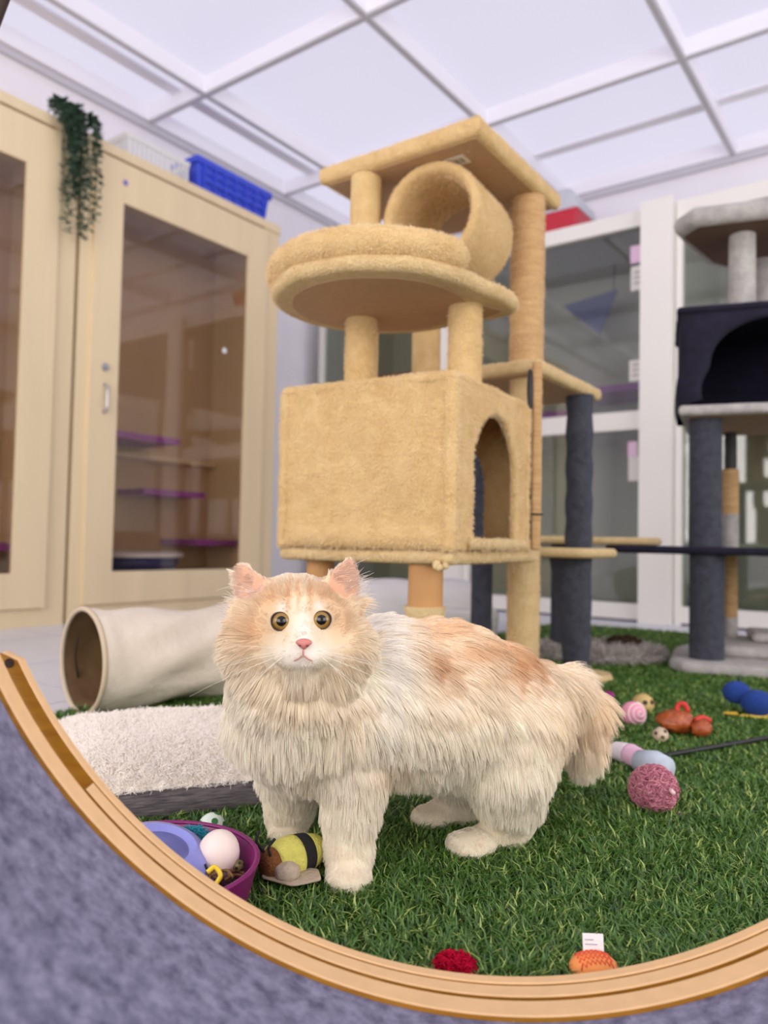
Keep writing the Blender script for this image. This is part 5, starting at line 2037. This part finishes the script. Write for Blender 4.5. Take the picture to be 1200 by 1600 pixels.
# whiskers
wk = []
for s_, px in ((-1, 452), (1, 492)):
    for k in range(6):
        st = face_at(px + s_ * (4 + 3 * (k % 3)), 1017 + 4 * (k // 2)) - CO
        en = Pw(px + s_ * (95 + 20 * (k % 4)), 1010 + 22 * k + (k % 2) * 12, .83) - CO
        mid_ = (st + en) / 2 + np.array([0, -.012, .006])
        wk.append([(1 - t) ** 2 * st + 2 * t * (1 - t) * mid_ + t * t * en for t in np.linspace(0, 1, 8)])
fibres('whiskers', np.array(wk), np.linspace(.00028, .00008, 8), np.tile(np.array(srgb(250, 244, 232)[:3]), (len(wk), 1)), fibre_mat('whisker_hair', None, .3), cat)

# eyes
for e in EYES:
    e = e - CO
    eye = MB().ball((0, 0, 0), .0118, 28).build('eye', None, cat)
    eye.location = tuple(e)
    look = (_C - (e + CO))
    look = look / np.linalg.norm(look) + np.array([.06, 0, .06])
    ez = Vector(look).normalized()
    exx = Vector((0, 0, 1)).cross(ez).normalized()
    eyy = ez.cross(exx)
    eye.rotation_euler = Matrix((exx, eyy, ez)).transposed().to_euler()
    em_ = bpy.data.materials.new('amber_eye')
    em_.use_nodes = True
    nt = em_.node_tree
    b = nt.nodes['Principled BSDF']
    b.inputs['Roughness'].default_value = .12
    b.inputs['Coat Weight'].default_value = .15
    b.inputs['Coat Roughness'].default_value = .02
    tc = nt.nodes.new('ShaderNodeTexCoord')
    sx_ = nt.nodes.new('ShaderNodeSeparateXYZ')
    nt.links.new(tc.outputs['Object'], sx_.inputs[0])
    mp_ = nt.nodes.new('ShaderNodeMapRange')
    mp_.inputs['From Min'].default_value = .0118
    mp_.inputs['From Max'].default_value = .0030
    nt.links.new(sx_.outputs['Z'], mp_.inputs['Value'])
    cr = nt.nodes.new('ShaderNodeValToRGB')
    er = cr.color_ramp
    er.elements[0].position = 0
    er.elements[0].color = srgb(10, 8, 6)
    er.elements[1].position = 1
    er.elements[1].color = srgb(30, 18, 12)
    for pos_, c_ in ((.17, srgb(8, 6, 5)), (.195, srgb(150, 118, 50)), (.42, srgb(140, 104, 42)), (.58, srgb(90, 62, 26)), (.66, srgb(24, 14, 10))):
        q = er.elements.new(pos_)
        q.color = c_
    nt.links.new(mp_.outputs[0], cr.inputs['Fac'])
    nt.links.new(cr.outputs['Color'], b.inputs['Base Color'])
    eye.data.materials.append(em_)
    # dark lid line around the eye
    ring = []
    for t in np.linspace(0, 2 * math.pi, 37):
        ring.append((.0110 * math.cos(t), .0098 * math.sin(t) - .0014 * math.cos(t) * (1 if e[0] < EYES[0][0] - CO[0] + .01 else -1), .0052))
    lid = MB().tube(ring, .0011, 8, False).build('eyelid', mat('dark_lid', srgb(52, 30, 20), .6), eye)

    sg = 1 if e[0] < HC[0] + .005 else -1        # dark inner corner running towards the nose
    MB().tube([(sg * .0085, -.0045, .0066), (sg * .0112, -.0072, .0062), (sg * .0135, -.0100, .0050)], [.0022, .0016, .0004], 8).build('eye_corner', mat('corner_dark', srgb(70, 40, 30), .6), eye)
    # upper lid: a soft fold of skin over the top of the eye
    cap = MB()
    rings = []
    for i in range(7):
        th = math.radians(6 + i * 7.5)            # from the top of the ball towards the viewer
        rings.append([(.0126 * math.cos(ph) * math.sin(th + .0), .0126 * math.cos(th) - .0004 * i, .0126 * math.sin(ph) * math.sin(th)) for ph in np.linspace(-.1, math.pi + .1, 17)])
    cap.loft(rings, False, False, False).build('upper_lid', mat('lid_fur', srgb(224, 184, 146), .9), eye)

# nose leather and mouth line
nz0 = face_at(475, 1006) + np.array([0, -.001, 0]) - CO
nm = MB()
nm.ball((0, 0, 0), (.0100, .005, .0062), 18)
vs = []
for (x, y, z) in nm.v:
    k = 1 - .72 * max(0, (.002 - z) / .0082)
    vs.append((x * k, y, z))
nm.v = vs
nose = nm.build('nose', mat('pink_nose', srgb(196, 122, 114), .5), cat)
nose.location = tuple(nz0)
for s_ in (-1, 1):
    MB().ball((s_ * .0042, -.0042, -.0012), (.0018, .0012, .0010), 10).build('nostril', mat('nostril_dark', srgb(120, 50, 50), .7), nose)
mth = MB()
for s_ in (-1, 1):
    mth.tube(bez([face_at(*q) + np.array([0, -.003, 0]) - CO for q in ((474, 1014), (474, 1022), (474 + s_ * 6, 1028), (474 + s_ * 14, 1032))], 14), .0007, 6)
mth.build('mouth_line', mat('mouth_pink', srgb(186, 118, 104), .7), cat)
